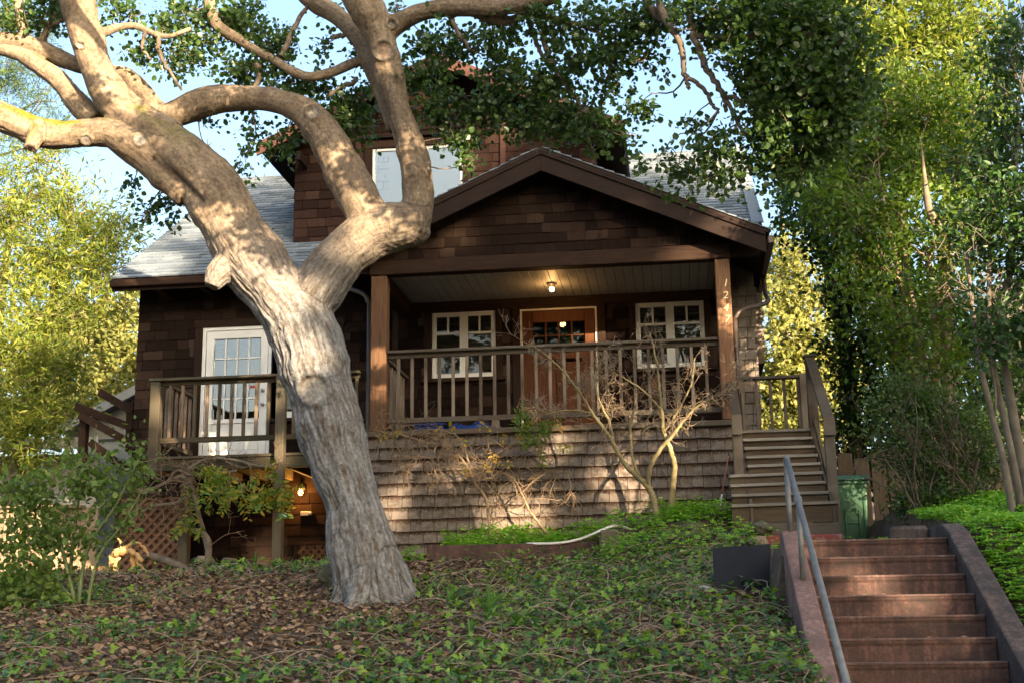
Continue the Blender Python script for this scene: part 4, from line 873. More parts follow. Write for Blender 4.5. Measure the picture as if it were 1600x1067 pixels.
MB().box(tl[0] - 1.6, brp[0], SY + .25, SY + .33, 2.4, tl[2] - .22).build('wall', m_cream, sh); MB().hexa([(x, y, z + (y - SY) * .16) for x in (tl[0] - 2.0, brp[0] + .25) for y in (SY - .3, SY + 2.6) for z in (tl[2] - .06, tl[2])]).build('roof', m_groof, sh)
MB().box(tl[0] - 2.0, brp[0] + .25, SY - .345, SY - .305, tl[2] - .20, tl[2] + .0).build('fascia', m_white, sh)
for x in np.arange(tl[0] - 1.8, brp[0], .5): MB().box(x, x + .06, SY - .30, SY + .2, tl[2] - .19, tl[2] - .08).build('rafter', m_white, sh)
m_tan = plain('tan_stucco', (.42, .34, .25), .8, var=.1)
nh = thing('neighbour_house', (9, 24, 2.6), 'tan stucco neighbouring house behind the trees at right', 'building')
c_ = at(1578, 560, 24)
MB().box(c_[0], c_[0] + 6, 24, 24.2, 2.5, 7.6).build('wall', m_tan, nh); MB().box(c_[0] - .1, c_[0] + 6.4, 23.8, 30, 7.61, 7.75).build('roof', m_groof, nh); MB().box(c_[0] - .06, c_[0] - .002, 23.9, 24.3, 2.5, 7.58).build('corner_board', m_dark, nh)
nw = bpy.data.objects.new('window', None); COL.objects.link(nw); hang(nw, nh); x_ = c_[0] + 2.2
for bx0, bx1, bz0, bz1 in ((x_, x_ + .08, 5.2, 6.6), (x_ + 1.12, x_ + 1.2, 5.2, 6.6), (x_ + .081, x_ + 1.119, 6.52, 6.6), (x_ + .081, x_ + 1.119, 5.2, 5.28), (x_ + .57, x_ + .63, 5.281, 6.519)): MB().box(bx0, bx1, 23.94, 23.999, bz0, bz1).build('frame', m_white, nw, bevel=.005)
for bx0 in (x_ + .081, x_ + .631): MB().box(bx0, bx0 + .488, 23.97, 23.998, 5.281, 6.519).build('pane', m_dark, nw)
MB().beam(at(1520, 735, 23), at(1610, 600, 23), .1, .25).build('stair_stringer', m_fascia, nh)

# ------------------------------------------------------------------ foliage machinery
def unit(v): return v / (np.linalg.norm(v, axis=-1, keepdims=True) + 1e-9)
LEAFQ = np.array([(0, 0, 0), (.5, .30, .10), (.42, .72, .09), (0, 1, 0), (-.42, .72, .09), (-.5, .30, .10)]); LEAFQF = np.array([(0, 1, 2, 3), (0, 3, 4, 5)])
LEAFD = np.array([(0, 0, 0), (.5, .45, .08), (0, 1, 0), (-.5, .45, .08)]); LEAFDF = np.array([(0, 1, 2, 3)])
LEAFI = np.array([(0, .12, 0), (.38, 0, .03), (.55, .38, .06), (.22, .52, .03), (0, 1, -.03), (-.22, .52, .03), (-.55, .38, .06), (-.38, 0, .03)]); LEAFIF = np.array([(0, 1, 2, 3), (0, 3, 4, 5), (0, 5, 6, 7)])
SHAPES = {'oak': (LEAFQ, LEAFQF), 'thin': (LEAFD, LEAFDF), 'ivy': (LEAFI, LEAFIF)}
def leaves_mesh(name, P, D, N, L, W, shape='oak', curl=0.):
    """leaf i starts at P, points along D, faces N, is L long and W wide"""
    T, TF = SHAPES[shape]; D = unit(D); X = unit(np.cross(D, N)); N = np.cross(X, D); n = len(P)
    L = np.broadcast_to(L, (n,)); W = np.broadcast_to(W, (n,)); C = np.broadcast_to(curl, (n,))
    V = P[:, None] + X[:, None] * (T[None, :, :1] * W[:, None, None]) + D[:, None] * (T[None, :, 1:2] * L[:, None, None]) + N[:, None] * ((T[None, :, 2:] + C[:, None, None] * (T[None, :, 1:2] - .5) ** 2) * W[:, None, None])
    Fs = (TF[None] + len(T) * np.arange(n)[:, None, None]).reshape(-1, 4)
    return np_mesh(name, V.reshape(-1, 3), Fs, np.full(len(Fs), 4))
def rand_dir(n): return unit(rng.normal(size=(n, 3)))
def clump_leaves(clumps, per, twig=.35, lpt=9, out=.5, droop=.25, spread=.05, shell=.45):
    """twiglets through ellipsoids (cx,cy,cz,rx,ry,rz[,weight]); returns leaf anchors, leaf directions, twig starts and ends"""
    S, E = [], []
    for c in clumps:
        k = max(1, int(per * (c[6] if len(c) > 6 else 1) * (c[3] * c[4] * c[5]) ** (2 / 3)))
        d = rand_dir(k); r = (rng.random(k) ** shell)[:, None]; p = d * r * np.array(c[3:6]); lump = 1 + .35 * fbm(d * 2.1 + c[0] * 3.1 + c[2] * 1.7, 2); p *= lump[:, None]
        s = np.array(c[:3]) + p; S.append(s); dd = unit(rand_dir(k) + d * out + np.array([0, 0, -droop])); E.append(s + dd * twig * rng.uniform(.5, 1.3, (k, 1)))
    S, E = np.vstack(S), np.vstack(E); n = len(S); t = rng.random((n, lpt)); A = S[:, None] + (E - S)[:, None] * t[..., None] + rng.normal(size=(n, lpt, 3)) * spread
    Dr = unit((E - S)[:, None] * 1.2 / twig + rng.normal(size=(n, lpt, 3)) * .9)
    return A.reshape(-1, 3), Dr.reshape(-1, 3), S, E
def keep_gaps(A, gaps, soft=.5, grow_=0.):
    """leave the light its way: drop leaves on the straight lines from the listed spots to the sun"""
    m = np.ones(len(A), bool); u = rng.random(len(A)); wn_ = 1 + .35 * vnoise(A * 1.2)
    for p, r in gaps:
        v = A - np.asarray(p); t = v @ SUN; dist = np.linalg.norm(v - t[:, None] * SUN, axis=1); wob = r * wn_
        m &= ~((t > 6) & (dist < (wob + grow_) * (1 + soft * (u - .3))))
    return m
def curved(a, b, sag=.0, wob=.12, n=7):
    a, b = np.asarray(a, float), np.asarray(b, float); t = np.linspace(0, 1, n)[:, None]; L = np.linalg.norm(b - a); P = a + (b - a) * t
    w = rng.normal(size=(4, 3)) * wob * L; k = t[:, 0]
    return P + np.outer(np.sin(k * math.pi), w[0]) + np.outer(np.sin(k * 2 * math.pi), w[1] * .5) + np.outer(k * (1 - k) * 4, [0, 0, sag * L])
def nearest(pts, q):
    i = np.argmin(np.linalg.norm(pts - np.asarray(q), axis=1)); return i
def tree(name, label, cat, base, trunk_paths, clumps, leafm, barkm, per, L, W, shape='thin', group=None, twig=.4, lpt=9, droop=.25, spread=.06, gaps=None, twig_show=0, limb_r=.05, normal_up=.6, out=.5, shell=.45, curl=0.):
    t = thing(name, base, label, cat, group); nodes = []
    for path, r in trunk_paths:
        s = spline(np.hstack([np.asarray(path, float), np.asarray(r, float)[:, None]]), 7); nodes.append(s[:, :4]); MB().tube(s[:, :3], s[:, 3], 10).build('trunk', barkm, t, smooth=True)
    nodes = np.vstack(nodes); br = Tubes(6)
    for c in clumps:
        cc = np.array(c[:3]); i = nearest(nodes[:, :3] + np.array([0, 0, .8]), cc); a = nodes[i, :3]; L_ = np.linalg.norm(cc - a)
        if L_ > .15:
            cv = curved(a, cc, .08, .07, 9)
            if not gaps or keep_gaps(spline(cv, 4), gaps, 0, .1).all(): br.add(cv, np.linspace(min(nodes[i, 3] * .7, limb_r * (0.5 + .25 * L_)), .008, 9))
        for _ in range(0 if gaps and len(gaps) > 12 else 5):
            e = cc + rand_dir(1)[0] * np.array(c[3:6]) * .85; br.add(curved(lerp(a, cc, rng.uniform(.55, 1)), e, 0, .1, 6), np.linspace(limb_r * .35, .004, 6))
    props(br.build('branches', barkm, t), kind='stuff')
    A, D, S, E = clump_leaves(clumps, per, twig, lpt, out, droop, spread, shell)
    if gaps: m = keep_gaps(A, gaps, .4, L * .45); A, D = A[m], D[m]
    n = len(A); N = unit(rng.normal(size=(n, 3)) + np.array([0, -.15, normal_up])); k = rng.uniform(.65, 1.25, n)
    cr = link('crown', leaves_mesh('crown', A, D, N, L * k, W * k, shape, curl), leafm, t)
    if twig_show:
        tw = Tubes(3); idx = rng.choice(len(S), min(twig_show, len(S)), replace=False)
        for i in idx: tw.add(np.array([S[i], (S[i] + E[i]) / 2 + rng.normal(size=3) * .02, E[i]]), [.006, .004, .002])
        props(tw.build('twigs', barkm, t), kind='stuff')
    return t
# tones of leaves
m_oakleaf = leaf_mat('oak_leaf', [(.032, .066, .020), (.050, .10, .027), (.078, .14, .036), (.042, .085, .028)], .42, .55, rough=.36)
m_darkleaf = leaf_mat('dark_glossy_leaf', [(.020, .052, .013), (.036, .088, .019), (.062, .13, .026)], .32, .5, rough=.4)
m_yelleaf = leaf_mat('yellow_green_leaf', [(.085, .14, .022), (.145, .20, .034), (.22, .25, .055)], .46, .3, tcol=(1.4, 1.35, .65))
m_feather = leaf_mat('feathery_leaf', [(.085, .135, .022), (.165, .21, .034), (.26, .275, .055)], .46, .3, tcol=(1.4, 1.35, .65))
m_midleaf = leaf_mat('mid_green_leaf', [(.050, .105, .016), (.085, .155, .022), (.14, .20, .030)], .48, .3)
m_goldleaf = leaf_mat('gold_leaf', [(.13, .155, .045), (.20, .215, .065), (.28, .27, .095)], .45, .25, tcol=(1.35, 1.3, .75))
m_shadeleaf = leaf_mat('street_tree_leaf', [(.03, .06, .02), (.05, .085, .03)], .30, .3)
m_shrubleaf = leaf_mat('shrub_leaf', [(.034, .072, .022), (.060, .11, .032), (.095, .14, .045)], .35, .35)
m_bark_d = plain('dark_bark', (.085, .062, .042), .95, var=.45, scale=6, bmp=.6); m_bark_t = plain('tan_bark', (.17, .125, .080), .95, var=.4, scale=6, bmp=.6); m_bark_g = plain('grey_bark', (.125, .105, .080), .95, var=.4, scale=7, bmp=.6)
def ell(px, py, Y, rx, rz, ry=None, w=1.0):
    """ellipsoid at a measured spot; radii from pixels at that distance"""
    c = at(px, py, Y); k = np.linalg.norm(c - EYE) / F_PX; return (*c, rx * k, ry if ry else (rx * k + rz * k) / 2, rz * k, w)

# ------------------------------------------------------------------ the oak
def limb(rows, n=10):
    """rows (px, py, Y, radius in px) -> samples x y z r"""
    out = []
    for px, py, Y, r in rows:
        c = at(px, py, Y); out.append([*c, r * np.linalg.norm(c - EYE) / F_PX])
    return spline(np.array(out), n)
OAK = [
    limb([(584, 985, 13.0, 74), (582, 945, 13.0, 63), (574, 905, 13.0, 55), (562, 850, 13.0, 50), (545, 770, 13.0, 49), (528, 700, 13.0, 49.5), (508, 640, 13.0, 51), (494, 590, 13.0, 53), (482, 545, 13.0, 55), (468, 500, 13.0, 55)]),
    limb([(478, 530, 13.0, 50), (440, 470, 12.97, 51), (402, 420, 12.93, 51), (372, 375, 12.9, 51), (346, 330, 12.87, 49), (318, 285, 12.85, 47), (285, 250, 12.82, 45), (250, 225, 12.8, 38)]),
    limb([(300, 300, 12.84, 30), (262, 268, 12.78, 30), (225, 235, 12.74, 30), (195, 218, 12.7, 27), (169, 208, 12.68, 24), (130, 208, 12.64, 22.5), (94, 211, 12.6, 23), (58, 206, 12.55, 24), (20, 190, 12.5, 22), (-20, 172, 12.45, 20), (-80, 140, 12.4, 17)]),
    limb([(262, 225, 12.82, 34), (222, 198, 12.8, 33), (186, 164, 12.76, 29), (160, 130, 12.72, 25), (145, 95, 12.7, 23.5), (135, 60, 12.68, 23.5), (124, 20, 12.65, 24), (112, -40, 12.6, 24), (100, -110, 12.5, 20)]),
    limb([(462, 520, 13.0, 40), (490, 465, 13.03, 42), (515, 425, 13.06, 43), (545, 388, 13.1, 44), (580, 365, 13.13, 42), (608, 356, 13.13, 40), (635, 352, 13.12, 37), (652, 349, 13.11, 31), (666, 346, 13.1, 22)]),
    limb([(650, 350, 13.15, 22), (652, 318, 13.15, 24), (651, 285, 13.13, 24.5), (646, 250, 13.1, 24), (634, 205, 13.08, 22), (622, 165, 13.05, 22.5), (612, 128, 13.02, 23), (602, 90, 12.98, 24), (590, 50, 12.92, 26), (575, 18, 12.86, 27), (540, -25, 12.8, 22), (500, -70, 12.7, 18)]),
    limb([(600, 375, 13.14, 34), (575, 340, 13.16, 31), (556, 305, 13.18, 30), (538, 268, 13.2, 30), (518, 230, 13.22, 29.5), (500, 200, 13.24, 28), (478, 176, 13.26, 25), (445, 160, 13.28, 21), (410, 153, 13.3, 19.5), (370, 153, 13.32, 20), (330, 160, 13.32, 21), (295, 172, 13.3, 20), (262, 180, 13.28, 18), (242, 168, 13.26, 16), (222, 142, 13.24, 15), (198, 118, 13.22, 13.5), (165, 112, 13.22, 12), (110, 97, 13.2, 12.5), (58, 76, 13.18, 13), (20, 66, 13.15, 12.5), (-40, 55, 13.1, 11)]),
    limb([(150, 192, 12.9, 15), (135, 178, 12.95, 16.5), (116, 155, 13.0, 16.5), (88, 122, 13.05, 15), (50, 95, 13.1, 12), (22, 82, 13.12, 9.5), (-10, 74, 13.15, 8)], 8),
    limb([(618, 205, 13.16, 13), (603, 165, 13.24, 13), (585, 115, 13.3, 13.5), (562, 65, 13.36, 14), (532, 30, 13.4, 14.5), (500, 8, 13.42, 15), (462, -25, 13.45, 15), (420, -70, 13.5, 13)], 8),
    limb([(592, 62, 12.95, 20), (615, 42, 12.95, 17), (640, 27, 12.93, 15), (668, 17, 12.9, 14), (700, 12, 12.87, 15.5), (735, 11, 12.84, 15.5), (775, 13, 12.8, 13.5), (815, 10, 12.75, 12), (860, -2, 12.7, 11), (920, -35, 12.6, 10)], 8),
    limb([(735, 18, 12.86, 9), (765, 30, 12.9, 9.5), (795, 34, 12.92, 9), (825, 24, 12.9, 7), (860, 28, 12.85, 5.5), (900, 38, 12.8, 4.5), (935, 52, 12.75, 3.5)], 8),
    limb([(585, 95, 13.3, 9), (558, 98, 13.32, 7.5), (520, 112, 13.35, 7.5), (485, 120, 13.36, 8), (458, 112, 13.37, 8), (430, 95, 13.38, 7.5), (400, 80, 13.4, 8), (368, 60, 13.42, 8.5), (340, 42, 13.43, 9), (330, 20, 13.44, 9), (325, -20, 13.45, 9)], 8),
    limb([(160, 52, 12.75, 8), (185, 44, 12.8, 6.5), (212, 42, 12.85, 6), (240, 54, 12.9, 5.5), (265, 58, 12.95, 5), (300, 46, 13.0, 4)], 6),
    limb([(38, 62, 13.15, 8), (34, 40, 13.1, 7), (30, 15, 13.1, 7), (24, -20, 13.1, 7)], 6), limb([(62, 70, 13.15, 6), (72, 48, 13.1, 5.5), (84, 22, 13.1, 5), (95, -10, 13.05, 5)], 6),
    # the dead stub under the left limb and the small sawn ones
    limb([(372, 400, 12.85, 30), (348, 422, 12.72, 24), (335, 440, 12.66, 17), (330, 450, 12.64, 12)], 6),
    limb([(62, 205, 12.45, 14), (52, 222, 12.38, 11), (48, 233, 12.35, 9)], 5),
]
for i_, l_ in enumerate(OAK):                    # no limb is an even tube
    s_ = np.concatenate([[0], np.cumsum(np.linalg.norm(np.diff(l_[:, :3], axis=0), axis=1))]); nz_ = lambda f, o: vnoise(np.stack([s_ * f, 0 * s_ + i_ * 5.3, 0 * s_ + o], -1))
    l_[:, 3] *= 1 + .09 * nz_(2.3, 1) + .05 * nz_(6, 2); l_[:, :3] += np.stack([nz_(1.6, 5), nz_(1.6, 6), nz_(1.6, 7)], -1) * (.012 + .05 * l_[:, 3:4])
cb = at(582, 940, 13.0)
for a_ in (.3, 1.5, 2.7, 3.7, 4.5, 5.5):
    h_ = v3(math.cos(a_), math.sin(a_), 0); k_ = rng.uniform(.8, 1.15); OAK.append(spline(np.array([[*(cb + h_ * .10 + v3(0, 0, .42)), .22], [*(cb + h_ * .26 * k_ + v3(0, 0, .14)), .17], [*(cb + h_ * .42 * k_ + v3(0, 0, -.05)), .12], [*(cb + h_ * .62 * k_ + v3(0, 0, -.16)), .07]]), 6))
samples = np.vstack(OAK); sdist = np.concatenate([np.concatenate([[0], np.cumsum(np.linalg.norm(np.diff(l[:, :3], axis=0), axis=1))]) + 3.7 * i for i, l in enumerate(OAK)])
SF = [frames(l[:, :3]) for l in OAK]; ST = np.vstack([f[0] for f in SF]); SN = np.vstack([f[1] for f in SF]); SB = np.vstack([f[2] for f in SF])
mb = MB()
for l in OAK: mb.tube(l[:, :3], l[:, 3], 16)
raw = bpy.data.meshes.new('raw'); raw.from_pydata([tuple(map(float, p)) for p in mb.v], [], mb.f); ro = bpy.data.objects.new('raw', raw); COL.objects.link(ro)
md = ro.modifiers.new('r', 'REMESH'); md.mode = 'VOXEL'; md.voxel_size = .0145; ms = ro.modifiers.new('s', 'SMOOTH'); ms.factor = .5; ms.iterations = 8
bpy.context.view_layer.update(); dg = bpy.context.evaluated_depsgraph_get(); tm = bpy.data.meshes.new_from_object(ro.evaluated_get(dg)); bpy.data.objects.remove(ro)
V = np.empty(len(tm.vertices) * 3, np.float32); tm.vertices.foreach_get('co', V); V = V.reshape(-1, 3).astype(float)
NV = np.empty(len(tm.vertices) * 3, np.float32); tm.vertices.foreach_get('normal', NV); NV = NV.reshape(-1, 3).astype(float)
near = np.empty(len(V), int)
for i in range(0, len(V), 20000):
    a_ = (V[i:i + 20000] - V[0]).astype(np.float32); s_ = (samples[:, :3] - V[0]).astype(np.float32); d = ((a_ ** 2).sum(1)[:, None] + (s_ ** 2).sum(1)[None] - 2 * a_ @ s_.T) / ((samples[:, 3] + .02) ** 2).astype(np.float32)[None]; near[i:i + 20000] = d.argmin(1)
off = V - samples[near, :3]; R_ = samples[near, 3]
lc = np.stack([(off * SN[near]).sum(1), (off * SB[near]).sum(1), sdist[near] + (off * ST[near]).sum(1)], -1)
low = 1 - sstep(4.6, 6.3, V[:, 2])                              # furrowed old bark below, smoother above
fur = fbm(lc * np.array([17, 17, 2.6]) + 5, 3); ridge = 1 - np.abs(fur); ridge = ridge ** 3
pit = sstep(.25, .6, vnoise(lc * np.array([24, 24, 6.]) + 31))
wr = fbm(lc * np.array([3, 3, 21]) + 9, 3)                     # wrinkles across the upper limbs
big = fbm(V * 1.7, 2) * .020 + fbm(V * 4.5, 2) * .012
disp = big + low * (-.020 * ridge + .008 * fbm(lc * np.array([7, 7, 1.3]), 2) - .008 * pit) + (1 - low) * (wr * .0025 - .014 * ridge * sstep(-.15, .4, vnoise(V * 1.3 + 3)) + .006 * fbm(V * 11, 2))
disp *= np.clip(R_ / .2, .25, 1.1)
cav = low * (.8 * ridge + .5 * pit) + (1 - low) * (.30 * np.clip(-wr, 0, 1) + .55 * ridge * sstep(-.15, .4, vnoise(V * 1.3 + 3)))
kb_ = np.exp(-(np.linalg.norm(V - at(650, 350, 13.05), axis=1) / .24) ** 2); disp += kb_ * (.030 * fbm(V * 9, 3) + .012 * fbm(V * 24, 2)); cav += kb_ * .6 * sstep(.1, .5, -fbm(V * 14, 2))
scar = np.zeros(len(V)); sawn = np.zeros(len(V))
def knot(px, py, Y, r, lip=.03, hollow=.035, cut=0.):
    """a grown-over branch scar: a lip round a sunken, cracked disc on the camera side"""
    global disp, cav
    c0 = at(px, py, Y); d = unit(c0 - EYE); v = V - c0; lat = v - (v @ d)[:, None] * d; q = np.linalg.norm(lat, axis=1) / r; front = ((v @ d) < .12) & (NV @ d < .25)
    q = q * (1 + .10 * vnoise(V * 6)); w = np.exp(-((q - 1.0) / .20) ** 2) * front; ins = (1 - sstep(.75, .98, q)) * front
    disp = disp * (1 - .7 * ins) + lip * w - hollow * ins * (1 - .3 * q) ; cav = cav * (1 - .6 * ins) + .9 * np.exp(-((q - .82) / .07) ** 2) * front + ins * .55 * sstep(.2, .6, vnoise(np.stack([np.arctan2(lat[:, 2], lat[:, 0]) * 3, q * 1.5, 0 * q], -1)))
    scar[:] = np.maximum(scar, ins); sawn[:] = np.maximum(sawn, cut * (1 - sstep(.68, .8, q)) * front)
knot(491, 608, 12.7, .165, .034, .028); knot(600, 79, 12.85, .105, .03, .028, .9); knot(490, 177, 13.05, .075, .03, .05); knot(612, 38, 12.85, .05, .025, .03); knot(220, 218, 12.55, .075, .02, .012); knot(134, 219, 12.5, .06, .02, .012); knot(62, 190, 12.4, .055, .015, .01, .7); knot(48, 232, 12.3, .055, .018, .01, .8); knot(127, 71, 12.5, .04, .02, .02)
# the seam between the two fused stems of the left limb
seam = np.array([at(*p) for p in ((236, 245, 12.5), (262, 268, 12.5), (288, 292, 12.5), (311, 312, 12.5))]); seam = spline(seam, 8)
ds = np.min(np.linalg.norm((V[:, None] - seam[None])[:, :, [0, 2]], axis=2), axis=1); w = np.exp(-(ds / .045) ** 2) * (NV @ fwd < .1); disp -= .055 * w; cav += .8 * w
V2 = V + NV * disp[:, None]
# root flare
tm.vertices.foreach_set('co', V2.astype(np.float32).ravel()); tm.update()
moss = sstep(.05, .6, NV[:, 2]) * sstep(-.35, .2, fbm(V * 3.3 + 2, 3)) * (sstep(-4.9, -5.9, V[:, 0]) * sstep(6.2, 6.6, V[:, 2]) * (1 - sstep(7.25, 7.4, V[:, 2])))
moss = np.maximum(moss, .6 * sstep(.5, .9, NV[:, 2]) * sstep(0, .4, fbm(V * 4 + 7, 2)) * sstep(6.5, 7, V[:, 2]))
for k, a in {'cavity': np.clip(cav, 0, 1), 'old': low, 'moss': moss, 'sawn': sawn, 'scar': scar}.items():
    t = tm.attributes.new(k, 'FLOAT', 'POINT'); t.data.foreach_set('value', a.astype(np.float32))
vc = tm.attributes.new('along', 'FLOAT_VECTOR', 'POINT'); vc.data.foreach_set('vector', lc.astype(np.float32).ravel())
m_oak, nt, b = new_mat('oak_bark')
att = lambda n: nd(nt, 'ShaderNodeAttribute', attribute_name=n)
al = att('along').outputs['Vector']
def bn_(scale, st, det=5):
    mp = nd(nt, 'ShaderNodeMapping'); mp.inputs['Scale'].default_value = st; nt.links.new(al, mp.inputs[0]); n = nd(nt, 'ShaderNodeTexNoise'); n.inputs['Scale'].default_value = scale; n.inputs['Detail'].default_value = det; n.inputs['Roughness'].default_value = .65; nt.links.new(mp.outputs[0], n.inputs[0]); return n.outputs['Fac']
f1 = bn_(24, (1, 1, .13), 7); f2 = bn_(6, (1, 1, .45), 8); f3 = bn_(14, (.35, .35, 1.6))
lo = ramp(nt, f1, [(.30, (.075, .075, .075)), (.46, (.148, .149, .150)), (.68, (.245, .247, .25))]); hi = ramp(nt, f2, [(.3, (.105, .080, .058)), (.5, (.19, .145, .10)), (.7, (.275, .22, .155))])
c = mixc(nt, att('old').outputs['Fac'], hi, lo); fw_ = nd(nt, 'ShaderNodeMath', operation='MULTIPLY_ADD'); fw_.inputs[1].default_value = .5; nt.links.new(att('old').outputs['Fac'], fw_.inputs[0]); nt.links.new(f3, fw_.inputs[2]); c = mixc(nt, ramp(nt, fw_.outputs[0], [(.36, (.38, .38, .38)), (.5, (0, 0, 0))]), c, (.13, .095, .068))
c = mixc(nt, ramp(nt, att('cavity').outputs['Fac'], [(.25, (0, 0, 0)), (.95, (.85, .85, .85))]), c, (.085, .064, .048)); sm_ = nd(nt, 'ShaderNodeMath', operation='MULTIPLY'); sm_.inputs[1].default_value = .6; nt.links.new(att('scar').outputs['Fac'], sm_.inputs[0]); c = mixc(nt, sm_.outputs[0], c, (.29, .275, .25)); c = mixc(nt, att('moss').outputs['Fac'], c, (.115, .12, .016)); c = mixc(nt, att('sawn').outputs['Fac'], c, (.33, .225, .15))
nt.links.new(c, b.inputs['Base Color']); b.inputs['Roughness'].default_value = .92; b.inputs['Specular IOR Level'].default_value = .2
f4 = bn_(30, (1, 1, .8), 4); c_f = ramp(nt, f4, [(.36, (.55, .55, .55)), (.5, (1, 1, 1)), (.66, (1.35, 1.35, 1.35))]); c2 = mixc(nt, .75, c, c_f, 'MULTIPLY'); nt.links.new(c2, b.inputs['Base Color'])
ad = nd(nt, 'ShaderNodeMath', operation='ADD'); nt.links.new(f1, ad.inputs[0]); nt.links.new(f3, ad.inputs[1]); bump(nt, b, ad.outputs[0], .9, .018)
oak = thing('oak_tree', (-3.1, 13.0, 1.85), 'large leaning oak with forked pale trunk spreading over the yard', 'tree')
tm.materials.clear(); link('trunk', tm, m_oak, oak, True)

# ---- finer branches of the oak, then its crown
bt = Tubes(7); onodes = [l[::2, :3] for l in OAK]
def branch(rows, n=7):
    l = limb(rows, n); l[:, :3] += rng.normal(size=(len(l), 3)) * .008; bt.add(l[:, :3], np.maximum(l[:, 3], .003)); onodes.append(l[::2, :3])
for rows in (
    [(1020, -30, 12.2, 6), (1040, 30, 12.2, 5.5), (1062, 70, 12.2, 5), (1070, 115, 12.2, 4), (1078, 140, 12.2, 3)], [(1075, 15, 12.1, 6), (1085, 55, 12.1, 5.5), (1100, 100, 12.1, 5), (1120, 130, 12.1, 4.5), (1132, 155, 12.1, 4), (1134, 175, 12.15, 3)], [(1070, 118, 12.2, 3.5), (1095, 135, 12.2, 3.5), (1110, 160, 12.2, 3), (1125, 178, 12.2, 2.5)],
    [(935, 52, 12.75, 3.5), (960, 70, 12.7, 3), (985, 72, 12.7, 2.5), (1010, 62, 12.6, 2)], [(850, 45, 12.9, 5), (852, 75, 12.9, 4.5), (868, 110, 12.9, 4), (890, 140, 12.9, 3.5), (905, 165, 12.9, 2.5)], [(825, 24, 12.9, 4.5), (835, 60, 12.95, 4), (850, 90, 12.95, 3), (870, 100, 12.95, 2.5)],
    [(1005, -20, 12.3, 7), (1022, 20, 12.3, 6), (1050, 40, 12.3, 5)], [(700, 20, 12.9, 4), (715, 50, 12.9, 3.5), (735, 80, 12.95, 2.5)], [(520, 60, 13.4, 4), (545, 50, 13.4, 4), (555, 20, 13.4, 4), (575, 5, 13.4, 3)], [(440, 90, 13.4, 4.5), (455, 55, 13.4, 4), (470, 25, 13.4, 3.5), (482, 10, 13.4, 3)],
    [(245, 55, 12.9, 4), (250, 85, 12.95, 3.5), (262, 108, 13.0, 2.5), (285, 140, 13, 2)], [(228, 50, 12.85, 3), (222, 75, 12.9, 2.5), (236, 95, 12.9, 2)], [(400, 100, 13.4, 5), (405, 120, 13.4, 4), (398, 140, 13.35, 4)], [(560, 125, 13.4, 4), (535, 135, 13.45, 3.5), (515, 150, 13.45, 3)],
    [(1132, 150, 12.1, 4), (1170, 160, 12, 4), (1220, 150, 11.9, 3.5), (1260, 130, 11.8, 3)], [(1085, 55, 12.1, 5), (1150, 60, 11.9, 5), (1220, 50, 11.7, 4), (1290, 60, 11.6, 3)], [(1120, 130, 12.1, 3.5), (1160, 205, 12.1, 3), (1190, 240, 12.1, 2)],
    [(70, 45, 13.1, 3), (100, 30, 13.0, 2.5), (130, 18, 13, 2)]): branch(rows)
OC = []
def oc(px, py, Y, rx, rz, w=1.0): OC.append(ell(px, py, Y, rx, rz, w=w))
